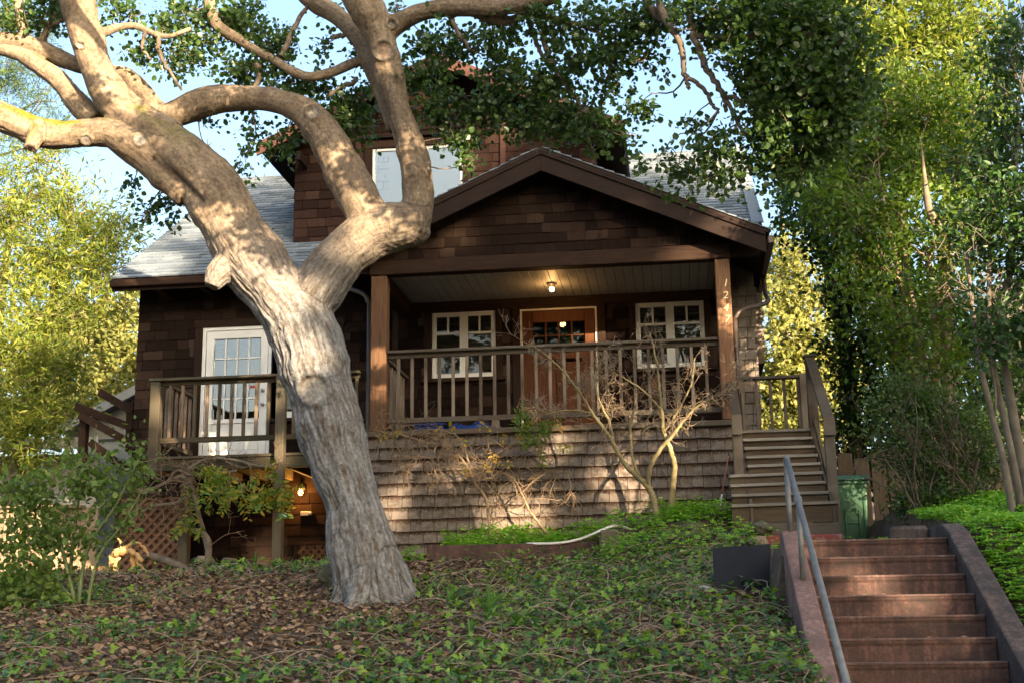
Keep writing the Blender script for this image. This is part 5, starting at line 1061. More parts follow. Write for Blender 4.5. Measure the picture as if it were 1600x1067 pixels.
for a in (  # dense dark mass at right
    (1110, 20, 12.0, 60, 45, 0.82), (1180, 20, 11.8, 70, 50, 0.88), (1260, 30, 11.7, 70, 55, 0.95), (1320, 70, 11.6, 45, 50, 0.82), (1190, 100, 11.9, 60, 50, 0.95), (1260, 120, 11.8, 65, 55, 1.02), (1315, 140, 11.7, 45, 45, 0.82), (1200, 180, 12.0, 60, 45, 0.88), (1265, 195, 11.9, 60, 45, 0.88), (1240, 245, 12.1, 55, 35, 0.75), (1190, 235, 12.1, 40, 30, 0.54), (1110, 225, 12.2, 45, 28, 0.54), (1060, 265, 12.2, 45, 22, 0.41), (1110, 285, 12.2, 28, 18, 0.41), (1030, 245, 12.2, 30, 18, 0.34), (1160, 265, 12.2, 40, 20, 0.48), (1075, 195, 12.3, 25, 15, .35), (1300, 200, 11.9, 40, 40, 0.61),
    # middle
    (1035, 20, 12.4, 35, 30, .8), (990, 30, 12.6, 45, 30, .8), (930, 30, 12.8, 45, 25, .7), (870, 40, 12.9, 40, 25, .7), (960, 85, 12.7, 40, 30, .9), (900, 90, 12.9, 40, 25, .7), (1010, 95, 12.5, 30, 25, .7), (960, 140, 12.8, 35, 28, .9), (1000, 165, 12.6, 25, 25, .6), (850, 130, 13.0, 45, 30, .9), (790, 110, 13.1, 40, 30, .8), (880, 180, 13.0, 50, 25, 1.0), (940, 195, 12.9, 45, 25, 1.0), (820, 185, 13.1, 40, 28, .9), (760, 165, 13.2, 40, 30, .9), (725, 215, 13.2, 32, 22, .7), (690, 165, 13.2, 30, 35, .8), (665, 115, 13.2, 28, 30, .8), (700, 70, 13.1, 45, 25, .7), (770, 60, 13.0, 45, 25, .7), (735, 255, 13.2, 22, 12, .4), (660, 60, 13.2, 25, 20, .6), (640, 130, 13.35, 18, 35, .5), (985, 215, 12.7, 22, 16, .5), (925, 225, 12.8, 22, 10, .4), (830, 15, 12.8, 40, 15, .6),
    # left of the centre
    (545, 175, 13.6, 30, 32, .8), (510, 140, 13.6, 30, 20, .7), (565, 150, 13.6, 20, 25, .5), (440, 225, 13.5, 30, 16, .6), (400, 200, 13.5, 22, 18, .5), (385, 250, 13.5, 18, 20, .4), (470, 205, 13.5, 22, 15, .6), (430, 70, 13.6, 40, 30, .8), (375, 30, 13.6, 45, 28, .9), (390, 110, 13.6, 45, 25, .7), (450, 130, 13.6, 40, 18, .6), (300, 20, 13.4, 40, 22, .7), (260, 45, 13.1, 35, 22, .6), (225, 75, 13.1, 30, 18, .5), (280, 95, 13.2, 35, 22, .6), (320, 70, 13.4, 28, 22, .6), (330, 190, 13.6, 20, 12, .3), (180, 15, 12.9, 30, 18, .5), (210, 20, 12.9, 22, 16, .4), (525, 20, 13.6, 20, 15, .3), (505, 75, 13.6, 25, 15, .35), (570, 90, 13.6, 20, 18, .4), (330, 240, 13.6, 14, 25, .2), (255, 320, 13.3, 25, 28, .4), (225, 345, 13.3, 16, 18, .3), (205, 290, 13.3, 18, 20, .25), (80, 15, 13.1, 50, 25, .6), (20, 25, 13.1, 40, 25, .6), (620, 8, 13.2, 20, 10, .4), (560, 200, 13.7, 22, 14, .5)): oc(*a)
# unseen boughs added above the picture, set sunward so they dapple the lit limbs
def over(px, py, Y, t, r, w):
    c = at(px, py, Y) + SUN * t + rng.normal(size=3) * .12; v = c - EYE; k = v @ fwd; qx, qy = 800 + F_PX * (v @ RT) / k, 533.5 - F_PX * (v @ UP) / k
    if qy < -140: OC.append((*c, r, r * 1.1, r * .8, w))
OVER0 = len(OC)
for px, py, Y in ((30, 190, 12.5), (95, 205, 12.6), (165, 205, 12.7), (225, 225, 12.7), (290, 260, 12.8), (335, 320, 12.85), (375, 385, 12.9), (150, 120, 12.7), (130, 50, 12.65), (200, 170, 12.75), (270, 215, 12.8), (320, 165, 13.3), (395, 155, 13.3), (470, 170, 13.2), (520, 235, 13.2), (550, 300, 13.2), (590, 350, 13.1), (640, 345, 13.1), (645, 250, 13.1), (625, 170, 13), (600, 90, 13), (420, 440, 12.9), (450, 490, 12.9), (640, 20, 12.9), (760, 10, 12.8), (60, 80, 13.1), (250, 250, 12.8), (360, 350, 12.9)):
    for _ in range(2 if px > 300 else int(rng.random() < .35)): over(px + rng.normal() * 16, py + rng.normal() * 16, Y, rng.uniform(3.6, 6.5), rng.uniform(.10, .26), 1.1)
lead = spline(np.array([[*at(100, -110, 12.5), .12], [-5.8, 11.0, 9.6, .10], [-4.2, 9.4, 9.4, .08], [-2.6, 8.2, 9.3, .05], [-1.2, 7.4, 9.0, .03]]), 8); bt.add(lead[:, :3], lead[:, 3]); onodes.append(lead[:, :3])
lead = spline(np.array([[*at(500, -70, 12.7), .10], [-3.0, 11.2, 9.2, .09], [-1.6, 9.8, 9.2, .07], [-.2, 8.8, 9.3, .05], [1.0, 8.0, 9.2, .03]]), 8); bt.add(lead[:, :3], lead[:, 3]); onodes.append(lead[:, :3])
ON = np.vstack(onodes)
for c in OC:                                   # little branches feed every clump
    cc = np.array(c[:3]); i = nearest(ON, cc); a = ON[i]; Ld = np.linalg.norm(cc - a)
    if Ld > .1 and Ld < 2.2: bt.add(curved(a, cc, .05, .09, 8), np.linspace(.006 + .008 * Ld, .004, 8))
    for _ in range(4): bt.add(curved(lerp(a, cc, .8), cc + rand_dir(1)[0] * np.array(c[3:6]) * .95, -.05, .12, 6), np.linspace(.006, .002, 6))
m_twig = plain('oak_twig', (.15, .115, .085), .9, var=.35, scale=8)
props(bt.build('branches', m_twig, oak), kind='stuff')
A, D, S, E_ = clump_leaves(OC, 1300, .22, 9, .3, .45, .045, .6)
n = len(A); N = unit(rng.normal(size=(n, 3)) * .8 + np.array([.1, -.35, .5])); k = rng.uniform(.5, 1.35, n)
# sunlight that reaches the porch post, the beam and the fascia threads through the crown
KEEP = keep_gaps(A, [(at(a_, b_, y_), r_) for a_, b_, y_, r_ in ((590, 560, 17.95, .17), (590, 610, 17.95, .12), (1134, 480, 17.9, .15), (1078, 400, 17.9, .15), (1015, 600, 19.7, .14), (1140, 350, 17.6, .16))]); A, D, N, k = A[KEEP], D[KEEP], N[KEEP], k[KEEP]; SK = keep_gaps((S + E_) / 2, [(at(590, 560, 17.95), .25), (at(590, 610, 17.95), .2), (at(1078, 400, 17.9), .2)])
link('crown', leaves_mesh('crown', A, D, N, .062 * k, .050 * k, 'oak'), m_oakleaf, oak)
tw = Tubes(3)
for i in range(0, len(S), 4):
    if not SK[i]: continue
    tw.add(np.array([S[i], (S[i] + E_[i]) / 2 + rng.normal(size=3) * .015, E_[i]]), [.0045, .003, .0018])
props(tw.build('twigs', m_twig, oak), kind='stuff')
print('oak verts', len(V), 'leaves', n)

# ------------------------------------------------------------------ unseen trees across the street, crowns shaped to shade all but sun patches
GAPS = [(at(px, py, Y), r * (.8 if Y == 18 else (.55 if Y < 11.5 else .95))) for px, py, Y, r in (
    (650, 695, 18, .22), (712, 738, 18, .26), (785, 800, 18, .42), (840, 810, 18, .2), (965, 735, 18, .32), (995, 785, 18, .32), (625, 765, 18, .14),
    (590, 555, 17.95, .26), (590, 600, 17.95, .20), (1134, 480, 17.9, .26), (1078, 400, 17.9, .24), (1140, 350, 17.6, .26), (1015, 600, 19.7, .22), (1000, 640, 18.05, .2), (1060, 660, 17.4, .25), (960, 350, 18, .12), (720, 370, 18, .15),
    (1310, 858, 11.3, .20), (1365, 915, 10.9, .24), (1395, 952, 10.7, .16), (1440, 960, 10.6, .1), (1470, 1008, 10.2, .08),
    (45, 840, 19.4, 1.0), (120, 850, 19.0, .7), (200, 868, 18, .45), (150, 890, 18.9, .35), (300, 645, 18.3, .30), (345, 690, 19.7, .32), (395, 640, 18.3, .25), (250, 650, 18.3, .25), (420, 860, 19.7, .28), (520, 880, 19.7, .2),
    (440, 465, 12.6, .24), (405, 430, 12.5, .34), (580, 345, 12.8, .26), (520, 240, 12.9, .26), (485, 175, 13, .2), (360, 158, 13.1, .25), (642, 235, 12.9, .24), (600, 78, 12.8, .16), (640, 350, 12.9, .14),
    (700, 92, 19.8, .40), (770, 115, 19.8, .3), (850, 150, 19.8, .42), (745, 245, 20.3, .30), (430, 215, 19.8, .3), (1465, 390, 17.5, .7), (1440, 320, 18, .6), (1480, 700, 16.5, .3), (1010, 705, 17.3, .22), (930, 640, 17.2, .18), (440, 700, 18, .2), (250, 400, 19.4, .5), (330, 320, 21, .5))]
tq, tg = np.array([math.cos(SUN_AZ), math.sin(SUN_AZ), 0]), np.array([math.sin(SUN_AZ), -math.cos(SUN_AZ), 0])
def shade_top(q): return np.interp(q, [-5, 3.6, 4.6, 6.0, 7.5, 12.0, 13.0, 19], [8.6, 8.7, 12.2, 12.8, 16.2, 16.2, 11.6, 10.8])
SC = {0: [], 1: [], 2: []}
for q in np.arange(-5, 19.5, 1.5):
    for w in np.arange(1.6, 18.5, 1.45):
        qq, ww = q + rng.uniform(-.5, .5), w + rng.uniform(-.5, .5)
        hi_ = ww + .9 > shade_top(qq)
        if hi_ and (ww > shade_top(qq) + 3.2 or rng.random() > (.10 if qq < 4.7 else .42)): continue
        rr = .7 if hi_ else 1.4
        g = rng.uniform(17.5, 25); c = tq * qq + tg * g; SC[0 if qq < 3 else (1 if qq < 11 else 2)].append((c[0], c[1], ww + math.tan(SUN_EL) * g, rr, rr * 1.2, rr * .93))
for i, (lab, qc) in enumerate((('tall unseen street tree across the road, crown shaped for shade, nearest the left', -1), ('tall unseen street tree across the road, crown shaped for shade, in the middle', 7), ('tall unseen street tree across the road, crown shaped for shade, at the right', 15))):
    b0 = tq * qc + tg * 21.5; b0 = v3(b0[0], b0[1], 0)
    tree('street_tree', lab, 'tree', b0, [([b0, b0 + v3(.2, .1, 4), b0 + v3(-.1, .3, 8), b0 + v3(.3, 0, 13), b0 + v3(.2, 0, 16 if i == 1 else 12.5)], [.42, .34, .28, .18, .06])], SC[i], m_shadeleaf, m_bark_d, 125, .30, .21, 'thin', 'street trees across the road', twig=.8, lpt=6, spread=.16, gaps=GAPS, limb_r=.06, shell=.33)

# ------------------------------------------------------------------ trees right of the house
def path(rows): P_ = np.array([at(x, y, Y) for x, y, Y, r in rows]); R__ = [r for *_, r in rows]; return (P_, R__)
def up_from_ground(rows):
    p, r = path(rows); p[0, 2] = float(ground_z(np.array([p[0, 0]]), np.array([p[0, 1]]))[0]) - .1; return (p, r)
tree('ivy_clad_tree', 'dark dense evergreen tree right of the wooden stairs', 'tree', at(1400, 790, 20), [up_from_ground([(1395, 790, 20.5, .12), (1404, 640, 20.5, .10), (1385, 480, 20.5, .08), (1350, 360, 20.5, .08), (1320, 260, 20.5, .04)]), up_from_ground([(1340, 790, 21, .12), (1330, 620, 21, .11), (1300, 450, 21, .08), (1270, 350, 21, .05)])],
     [ell(*a) for a in ((1260, 330, 20.5, 50, 45), (1250, 290, 21, 35, 30), (1330, 300, 20.3, 60, 50), (1320, 390, 20.3, 50, 45), (1390, 370, 20.2, 50, 50), (1360, 460, 20.4, 55, 50), (1330, 540, 20.6, 38, 50), (1390, 550, 20.3, 50, 50), (1350, 620, 20.6, 45, 45), (1420, 460, 20.2, 40, 45), (1318, 470, 20.8, 28, 40), (1375, 690, 21, 45, 40), (1440, 620, 20.8, 45, 50), (1325, 670, 21.2, 25, 30), (1500, 560, 21.5, 55, 55), (1560, 640, 21.5, 55, 60), (1480, 680, 21.5, 55, 45), (1600, 560, 22, 40, 60), (1530, 720, 21, 60, 40), (1460, 500, 21.2, 45, 50), (1340, 740, 21.5, 45, 30), (1430, 750, 21.5, 50, 30), (1250, 260, 21, 35, 25), (1400, 250, 20.6, 45, 40))], m_darkleaf, m_bark_d, 520, .095, .058, 'oak', twig=.4, lpt=9, limb_r=.045)
tree('multi_stem_tree', 'tall mid green tree with several pale stems at right', 'tree', at(1470, 800, 18), [up_from_ground([(1462, 800, 17.6, .10), (1480, 640, 17.6, .09), (1478, 480, 17.6, .085), (1472, 380, 17.5, .08), (1452, 330, 17.4, .055), (1445, 280, 17.6, .03), (1440, 230, 17.8, .012)]),
     up_from_ground([(1452, 800, 17.9, .075), (1446, 640, 17.9, .07), (1437, 520, 17.9, .06), (1408, 440, 17.9, .045), (1390, 360, 17.9, .03), (1375, 280, 18, .012)]), up_from_ground([(1440, 800, 17.7, .07), (1462, 600, 17.6, .065), (1457, 450, 17.6, .06), (1452, 400, 17.7, .035), (1490, 300, 18, .012)]), up_from_ground([(1425, 800, 17.7, .06), (1436, 560, 17.7, .05), (1420, 440, 17.8, .035), (1404, 330, 17.9, .014)])],
     [ell(*a) for a in ((1300, 260, 18.6, 50, 35, None, .8), (1370, 230, 18.5, 55, 40), (1440, 270, 18.2, 50, 40), (1350, 320, 18.2, 50, 35), (1410, 350, 17.9, 45, 30), (1330, 400, 18.0, 45, 28, None, .7), (1400, 410, 17.6, 40, 25, None, .6), (1480, 330, 18.0, 35, 35, None, .6), (1310, 220, 18.8, 40, 35), (1450, 180, 18.4, 50, 45), (1380, 160, 18.6, 50, 45), (1510, 250, 18.4, 45, 45), (1540, 150, 18.6, 40, 50), (1280, 330, 18.6, 30, 25, None, .6), (1470, 430, 17.4, 25, 20, None, .5), (1300, 310, 18.4, 40, 30), (1420, 480, 17.0, 40, 35, None, .6), (1500, 470, 17.0, 35, 40, None, .8), (1520, 380, 17.2, 40, 40), (1390, 520, 17.2, 35, 30, None, .6), (1350, 470, 17.6, 40, 35, None, .7), (1450, 560, 16.9, 45, 30, None, .5), (1500, 560, 16.9, 40, 35, None, .8), (1540, 320, 17.6, 40, 45), (1330, 350, 17.8, 45, 35), (1440, 380, 17.2, 30, 25, None, .5))], m_midleaf, m_bark_t, 560, .105, .05, 'thin', twig=.45, lpt=10, droop=.1, limb_r=.035, twig_show=500)
tree('sunlit_tree', 'tall sunlit yellow green tree at top right', 'tree', at(1430, 780, 23.5), [up_from_ground([(1420, 780, 24, .16), (1415, 500, 24, .13), (1405, 250, 24, .09), (1390, 60, 24, .05), (1380, -60, 24, .03)]), up_from_ground([(1480, 780, 24, .13), (1482, 480, 24, .11), (1480, 200, 24, .07), (1478, 0, 24, .04)])],
     [ell(*a) for a in ((1290, 60, 23.5, 50, 45, None, .6), (1350, 30, 23.4, 60, 45, None, .8), (1340, 110, 23.2, 55, 45), (1400, 80, 23, 55, 50), (1460, 40, 23, 55, 50), (1430, 150, 22.8, 55, 45), (1500, 110, 22.8, 50, 50), (1370, 190, 22.8, 55, 40), (1470, 210, 22.6, 55, 45), (1420, 260, 22.4, 50, 40), (1530, 40, 23, 45, 50), (1540, 180, 22.8, 40, 45), (1390, -30, 23.5, 70, 40), (1480, -30, 23.3, 60, 40), (1300, 0, 23.8, 45, 30, None, .5), (1330, 250, 22.6, 40, 35), (1510, 290, 22.4, 40, 40))], m_yelleaf, m_bark_g, 300, .16, .066, 'thin', shell=.6, twig=.5, lpt=10, droop=.05, limb_r=.04, twig_show=900)
tree('slender_stem_tree', 'glossy dark leaved tree with slender stems at the right edge', 'tree', at(1590, 800, 13), [up_from_ground([(1584, 800, 13.0, .038), (1568, 720, 13, .034), (1548, 640, 13, .03), (1530, 560, 13, .026), (1522, 500, 13.1, .02), (1510, 400, 13.3, .02)]), up_from_ground([(1598, 796, 13.1, .04), (1583, 720, 13.1, .036), (1566, 640, 13.1, .034), (1550, 560, 13.1, .03), (1545, 470, 13.2, .025), (1550, 300, 13.4, .02)]), up_from_ground([(1612, 790, 13.2, .055), (1592, 700, 13.2, .05), (1575, 600, 13.2, .045), (1562, 520, 13.2, .04), (1580, 400, 13.3, .04), (1590, 200, 13.4, .02)])],
     [ell(*a) for a in ((1560, 480, 13.0, 55, 45), (1510, 440, 13.1, 35, 40, None, .8), (1590, 400, 13.1, 50, 55), (1530, 370, 13.2, 45, 45), (1580, 300, 13.3, 50, 50), (1540, 250, 13.5, 40, 40, None, .8), (1590, 190, 13.5, 50, 55), (1550, 120, 13.8, 30, 40, None, .5), (1600, 80, 13.8, 45, 50, None, .8), (1620, 500, 13, 45, 50), (1540, 540, 12.9, 35, 25, None, .7), (1490, 380, 13.4, 25, 30, None, .5), (1640, 350, 13.1, 40, 60), (1575, 30, 14, 30, 35, None, .5))], m_darkleaf, m_bark_g, 700, .085, .038, 'oak', twig=.3, lpt=9, droop=.35, limb_r=.02, twig_show=400, gaps=[(at(1134, 480, 17.9), .22), (at(1078, 400, 17.9), .22), (at(1140, 350, 17.6), .24), (at(960, 735, 18), .26), (at(985, 780, 18), .26)])
# sunlit trees far behind
FAR = 'sunlit trees far behind the house'
tree('background_tree', 'pale gold sunlit tree seen between house and dark evergreen', 'tree', at(1250, 760, 36), [up_from_ground([(1250, 760, 36, .25), (1255, 600, 36, .2), (1245, 450, 36, .12), (1240, 380, 36, .06)])],
     [ell(*a) for a in ((1235, 400, 35.5, 40, 30), (1220, 450, 35.5, 40, 40), (1270, 470, 35.5, 45, 40), (1225, 520, 35, 40, 40), (1275, 540, 35, 45, 40), (1235, 580, 35, 45, 40), (1290, 620, 35, 45, 40), (1215, 620, 35, 40, 40), (1250, 650, 35, 45, 35), (1180, 600, 35.5, 50, 50), (1310, 690, 35, 45, 35), (1200, 680, 35, 40, 30), (1320, 580, 35.5, 40, 45))], m_goldleaf, m_bark_g, 230, .18, .12, 'thin', FAR, twig=.6, lpt=8, limb_r=.06)
tree('background_pine', 'distant blue green pine just above the gutter at right', 'tree', at(1225, 500, 48), [up_from_ground([(1225, 720, 48, .25), (1225, 500, 48, .2), (1224, 380, 48, .1), (1222, 325, 48, .04)])], [ell(*a) for a in ((1222, 340, 48, 14, 16), (1225, 380, 48, 25, 25), (1232, 420, 48, 32, 30), (1215, 460, 48, 35, 30))], m_shrubleaf, m_bark_d, 60, .22, .06, 'thin', FAR, twig=.6, lpt=8, limb_r=.05)
tree('background_oak', 'round sunlit oak behind the left corner of the house', 'tree', at(160, 780, 33), [up_from_ground([(150, 760, 33, .3), (155, 640, 33, .25), (160, 560, 33, .15), (150, 480, 33, .06)])],
     [ell(*a) for a in ((190, 480, 32.5, 40, 35), (150, 520, 32, 45, 40), (205, 540, 32, 40, 40), (120, 580, 32, 45, 40), (180, 590, 31.8, 45, 35), (90, 640, 31.5, 50, 35), (150, 630, 31.5, 50, 30), (60, 560, 32.5, 50, 45), (30, 640, 32, 50, 45), (230, 600, 32.5, 30, 40), (100, 500, 33, 45, 40))], m_goldleaf, m_bark_t, 230, .18, .12, 'thin', FAR, twig=.6, lpt=8, limb_r=.07)
tree('feathery_tree', 'feathery yellow green tree filling the left edge', 'tree', at(20, 860, 22), [up_from_ground([(10, 860, 22.5, .16), (30, 700, 22.5, .14), (60, 560, 22.5, .11), (90, 440, 22.5, .08), (110, 330, 22.5, .04)]), up_from_ground([(-40, 860, 22.5, .14), (-10, 640, 22.5, .12), (0, 480, 22.5, .09), (20, 330, 22.5, .05)])],
     [ell(*a) for a in ((110, 330, 22.3, 55, 35, None, .8), (50, 300, 22.3, 50, 40, None, .7), (160, 370, 22.2, 45, 30, None, .8), (110, 410, 22, 60, 35), (40, 400, 22, 55, 40), (180, 420, 22, 35, 28, None, .8), (140, 470, 21.8, 45, 30, None, .7), (60, 490, 21.8, 60, 40), (10, 560, 21.6, 50, 40), (90, 570, 21.5, 55, 35), (30, 640, 21.4, 55, 40), (110, 640, 21.4, 35, 25, None, .5), (10, 700, 21.3, 40, 30, None, .7), (60, 700, 21.4, 40, 25, None, .5), (0, 330, 22.4, 50, 40, None, .7), (190, 350, 22.4, 25, 20, None, .5), (70, 240, 22.4, 45, 20, None, .4))], m_feather, m_bark_t, 430, .16, .036, 'thin', twig=.6, lpt=14, droop=.15, limb_r=.04, spread=.09, shell=.6, twig_show=500)
tree('hanging_pine', 'blue green pine boughs behind the oak limbs at top left', 'tree', at(-120, 700, 26), [up_from_ground([(-130, 860, 26, .2), (-120, 500, 26, .16), (-90, 200, 26, .1), (-60, 0, 26, .05)])],
     [ell(*a) for a in ((40, 110, 25, 45, 30, None, .8), (90, 160, 25, 40, 22, None, .6), (20, 200, 25, 40, 25, None, .6), (80, 220, 25, 40, 18, None, .5), (60, 60, 25, 40, 25, None, .6), (-10, 130, 25, 40, 40, None, .8), (15, 270, 25, 35, 25, None, .6), (20, 30, 25, 40, 30, None, .7))], m_shrubleaf, m_bark_t, 300, .22, .018, 'thin', twig=.5, lpt=16, droop=.35, limb_r=.04, spread=.08)

# ------------------------------------------------------------------ shrubs and climbers
def grow(T, p, d, L, r, depth, bend=.35, kids=(2, 3), shrink=.68, up=.15, tips=None, ang=.55):
    """a twig that forks"""
    n = 5; P_ = [np.array(p, float)]; d = unit(np.array(d, float))
    for i in range(n):
        d = unit(d + rng.normal(size=3) * bend * .35 + np.array([0, 0, up * .2])); P_.append(P_[-1] + d * L / n)
    T.add(np.array(P_), np.maximum(np.linspace(r, r * .62, n + 1), .0022))
    if tips is not None and depth <= 1: tips.append((P_[-1], d))
    if depth > 0:
        for k in range(rng.integers(kids[0], kids[1] + 1)):
            i = rng.integers(2, n + 1); grow(T, P_[i], unit(d + rng.normal(size=3) * ang), L * shrink * rng.uniform(.7, 1.2), r * .6, depth - 1, bend, kids, shrink, up, tips, ang)
m_maple = plain('maple_bark', (.22, .18, .085), .8, var=.3, scale=8); m_mapletwig = plain('maple_twig', (.24, .18, .12), .8, var=.25, scale=8)
mp_ = thing('bare_maple', at(1035, 812, 17), 'small bare maple with fine pale twigs before the porch wall', 'tree')
def px_limb(rows, t, name, mat, seg=8, thin=1.):
    l = limb(rows, 7); l[:, 3] *= thin; l[:, :3] += rng.normal(size=(len(l), 3)) * .004; MB().tube(l[:, :3], l[:, 3], seg).build(name, mat, t, smooth=True); return l
ML = [px_limb(r, mp_, 'limb', m_maple, 8, .8) for r in (
    [(1030, 828, 17.0, 8), (1025, 800, 17.0, 7), (1018, 770, 17.0, 6.5), (1005, 752, 16.98, 6), (985, 735, 16.95, 5), (970, 715, 16.9, 4.5), (957, 690, 16.85, 4), (945, 672, 16.8, 4), (925, 645, 16.75, 3.2), (905, 612, 16.7, 2.6), (880, 580, 16.65, 2), (850, 552, 16.6, 1.6), (820, 535, 16.6, 1.1)],
    [(1048, 828, 17.1, 8), (1049, 790, 17.1, 7), (1052, 750, 17.05, 6), (1054, 727, 17.0, 5.5), (1047, 700, 16.98, 5), (1037, 675, 16.95, 4.2), (1034, 640, 16.9, 3.4), (1030, 600, 16.9, 2.6), (1025, 560, 16.9, 2), (1015, 520, 16.85, 1.3)],
    [(1013, 765, 17.0, 5), (1014, 740, 16.95, 4.5), (1020, 720, 16.9, 4.2), (1035, 698, 16.85, 3.8), (1055, 675, 16.8, 3.2), (1070, 655, 16.75, 2.6), (1090, 635, 16.7, 2), (1120, 618, 16.65, 1.4), (1150, 600, 16.6, .9)],
    [(958, 690, 16.85, 3), (952, 660, 16.9, 2.6), (935, 620, 16.95, 2.2), (930, 585, 17, 1.8), (945, 555, 17, 1.2)], [(1000, 748, 16.97, 3.2), (988, 715, 17, 2.8), (986, 690, 17.05, 2.5), (985, 662, 17.1, 2.2), (990, 640, 17.1, 1.6)], [(1037, 675, 16.95, 2.5), (1060, 640, 16.9, 2), (1080, 600, 16.9, 1.5), (1085, 560, 16.9, 1)], [(1034, 640, 16.9, 2.2), (1005, 610, 16.8, 1.6), (975, 590, 16.75, 1.2), (955, 580, 16.7, .9)], [(925, 645, 16.75, 2), (890, 640, 16.7, 1.6), (860, 645, 16.7, 1.2), (840, 640, 16.7, .8)])]
T = Tubes(3)
for l in ML:
    m = len(l)
    for i in range(int(m * .5), m, 2):
        d = unit(l[min(i + 1, m - 1), :3] - l[i - 1, :3]); grow(T, l[i, :3], unit(d + rng.normal(size=3) * .8 + v3(0, -.1, .12)), rng.uniform(.14, .30), .0065, 3, .6, (2, 4), .74, .05, None, .75)
props(T.build('twigs', m_mapletwig, mp_), kind='stuff')
# dry climber on the porch base
m_vine = plain('dry_vine', (.20, .14, .085), .9, var=.3, scale=8); m_yl = leaf_mat('yellow_leaf', [(.30, .22, .02), (.42, .28, .03), (.20, .22, .03)], .5, .3); m_gl = leaf_mat('fresh_leaf', [(.08, .16, .02), (.13, .22, .03), (.20, .24, .03)], .5, .3)
dv = thing('dry_climber', at(765, 835, 17.7), 'leafless tan climber sprawling over the left of the porch base wall', 'vine')
VL = [px_limb(r, dv, 'stem', m_vine, 7, .62) for r in ([(766, 850, 17.65, 5), (764, 810, 17.65, 4.5), (757, 775, 17.65, 4), (742, 755, 17.65, 4), (735, 738, 17.65, 3.6), (720, 715, 17.6, 3.2), (700, 700, 17.6, 2.8), (665, 690, 17.6, 2.2), (630, 680, 17.6, 1.6), (590, 672, 17.6, 1)], [(735, 738, 17.65, 3), (728, 705, 17.6, 2.6), (715, 682, 17.6, 2.2), (690, 672, 17.6, 1.7), (640, 672, 17.6, 1.2)], [(745, 755, 17.65, 2.5), (760, 725, 17.6, 2.2), (780, 705, 17.6, 1.6), (815, 690, 17.6, 1.2), (850, 692, 17.6, 1)], [(860, 838, 17.6, 4), (840, 815, 17.6, 3.6), (826, 795, 17.6, 3.2), (815, 770, 17.6, 2.8), (800, 745, 17.6, 2.2), (770, 735, 17.6, 1.5), (740, 745, 17.6, 1)], [(815, 770, 17.6, 2), (835, 750, 17.6, 1.8), (860, 735, 17.6, 1.4), (890, 738, 17.6, 1)], [(700, 700, 17.55, 2), (680, 715, 17.55, 1.6), (650, 712, 17.55, 1.2), (620, 720, 17.55, .9)])]
T = Tubes(3); tips = []
for l in VL:
    m = len(l)
    for i in range(int(m * .4), m, 2): grow(T, l[i, :3], unit(rng.normal(size=3) * np.array([1, .35, .5]) + v3(-.5, -.1, .05)), rng.uniform(.2, .45), .008, 3, .9, (2, 3), .75, -.25, tips, .8)
props(T.build('twigs', m_vine, dv), kind='stuff')
def pinnate(centers, name, mat, parent, L=.085, W=.034, per=(7, 11), hang_=.8):
    P_, D_ = [], []
    for c in centers:
        d = unit(rng.normal(size=3) * .6 + np.array([0, -.3, -hang_])); n = rng.integers(*per)
        for k in range(n):
            q = c + d * (.030 * k); sd = unit(np.cross(d, [0, 1, .2])) * (1 if k % 2 else -1); P_.append(q); D_.append(d * .6 + sd + rng.normal(size=3) * .2)
    P_, D_ = np.array(P_), np.array(D_); n = len(P_); k = rng.uniform(.6, 1.2, n)
    return props(link(name, leaves_mesh(name, P_, D_, unit(rng.normal(size=(n, 3)) * .5 + np.array([0, -.8, .5])), L * k, W * k, 'oak'), mat, parent), kind='stuff')
cl = lambda px, py, Y, sx, sy, n: [at(px + rng.normal() * sx, py + rng.normal() * sy, Y + rng.normal() * .12) for _ in range(n)]
pinnate(cl(840, 668, 17.5, 16, 12, 26), 'green_leaves', m_gl, dv); pinnate(cl(770, 665, 17.5, 50, 8, 8) + cl(750, 720, 17.5, 40, 12, 5) + cl(600, 675, 17.6, 18, 10, 3), 'yellow_leaves', m_yl, dv, per=(4, 7))
# wisteria on the balcony
wi = thing('wisteria', at(310, 890, 18.2), 'twisting wisteria with yellowing leaves hanging under the balcony', 'vine')
WL = [px_limb(r, wi, 'stem', m_bark_g, 7) for r in ([(200, 905, 18.3, 6), (225, 870, 18.3, 6), (262, 876, 18.25, 6), (300, 892, 18.2, 6), (322, 880, 18.1, 5.5), (326, 850, 18.1, 5), (318, 832, 18.1, 4.5), (300, 828, 18.1, 4)], [(330, 880, 18.1, 4), (310, 800, 18.1, 3.5), (300, 760, 18.1, 3.5), (285, 745, 18.1, 3.5), (262, 752, 18.1, 3), (240, 762, 18.1, 2.5), (215, 768, 18.1, 2)], [(285, 745, 18.1, 3), (305, 725, 18.1, 3), (330, 716, 18.1, 2.6), (365, 718, 18.1, 2.2), (410, 728, 18.1, 2), (440, 720, 18.1, 1.5)], [(262, 752, 18.1, 2.5), (278, 735, 18.05, 2.2), (300, 742, 18.05, 2), (330, 738, 18.05, 1.8), (370, 735, 18.05, 1.5)], [(240, 790, 18.2, 2.5), (275, 785, 18.15, 2.5), (292, 778, 18.1, 2.2)])]
T = Tubes(3); tips = []
for l in WL[1:]:
    for i in range(2, len(l), 3): grow(T, l[i, :3], unit(rng.normal(size=3) * np.array([1, .4, .6]) + v3(.2, -.2, .1)), rng.uniform(.2, .45), .008, 3, .9, (1, 3), .75, -.1, tips, .8)
props(T.build('twigs', m_vine, wi), kind='stuff')
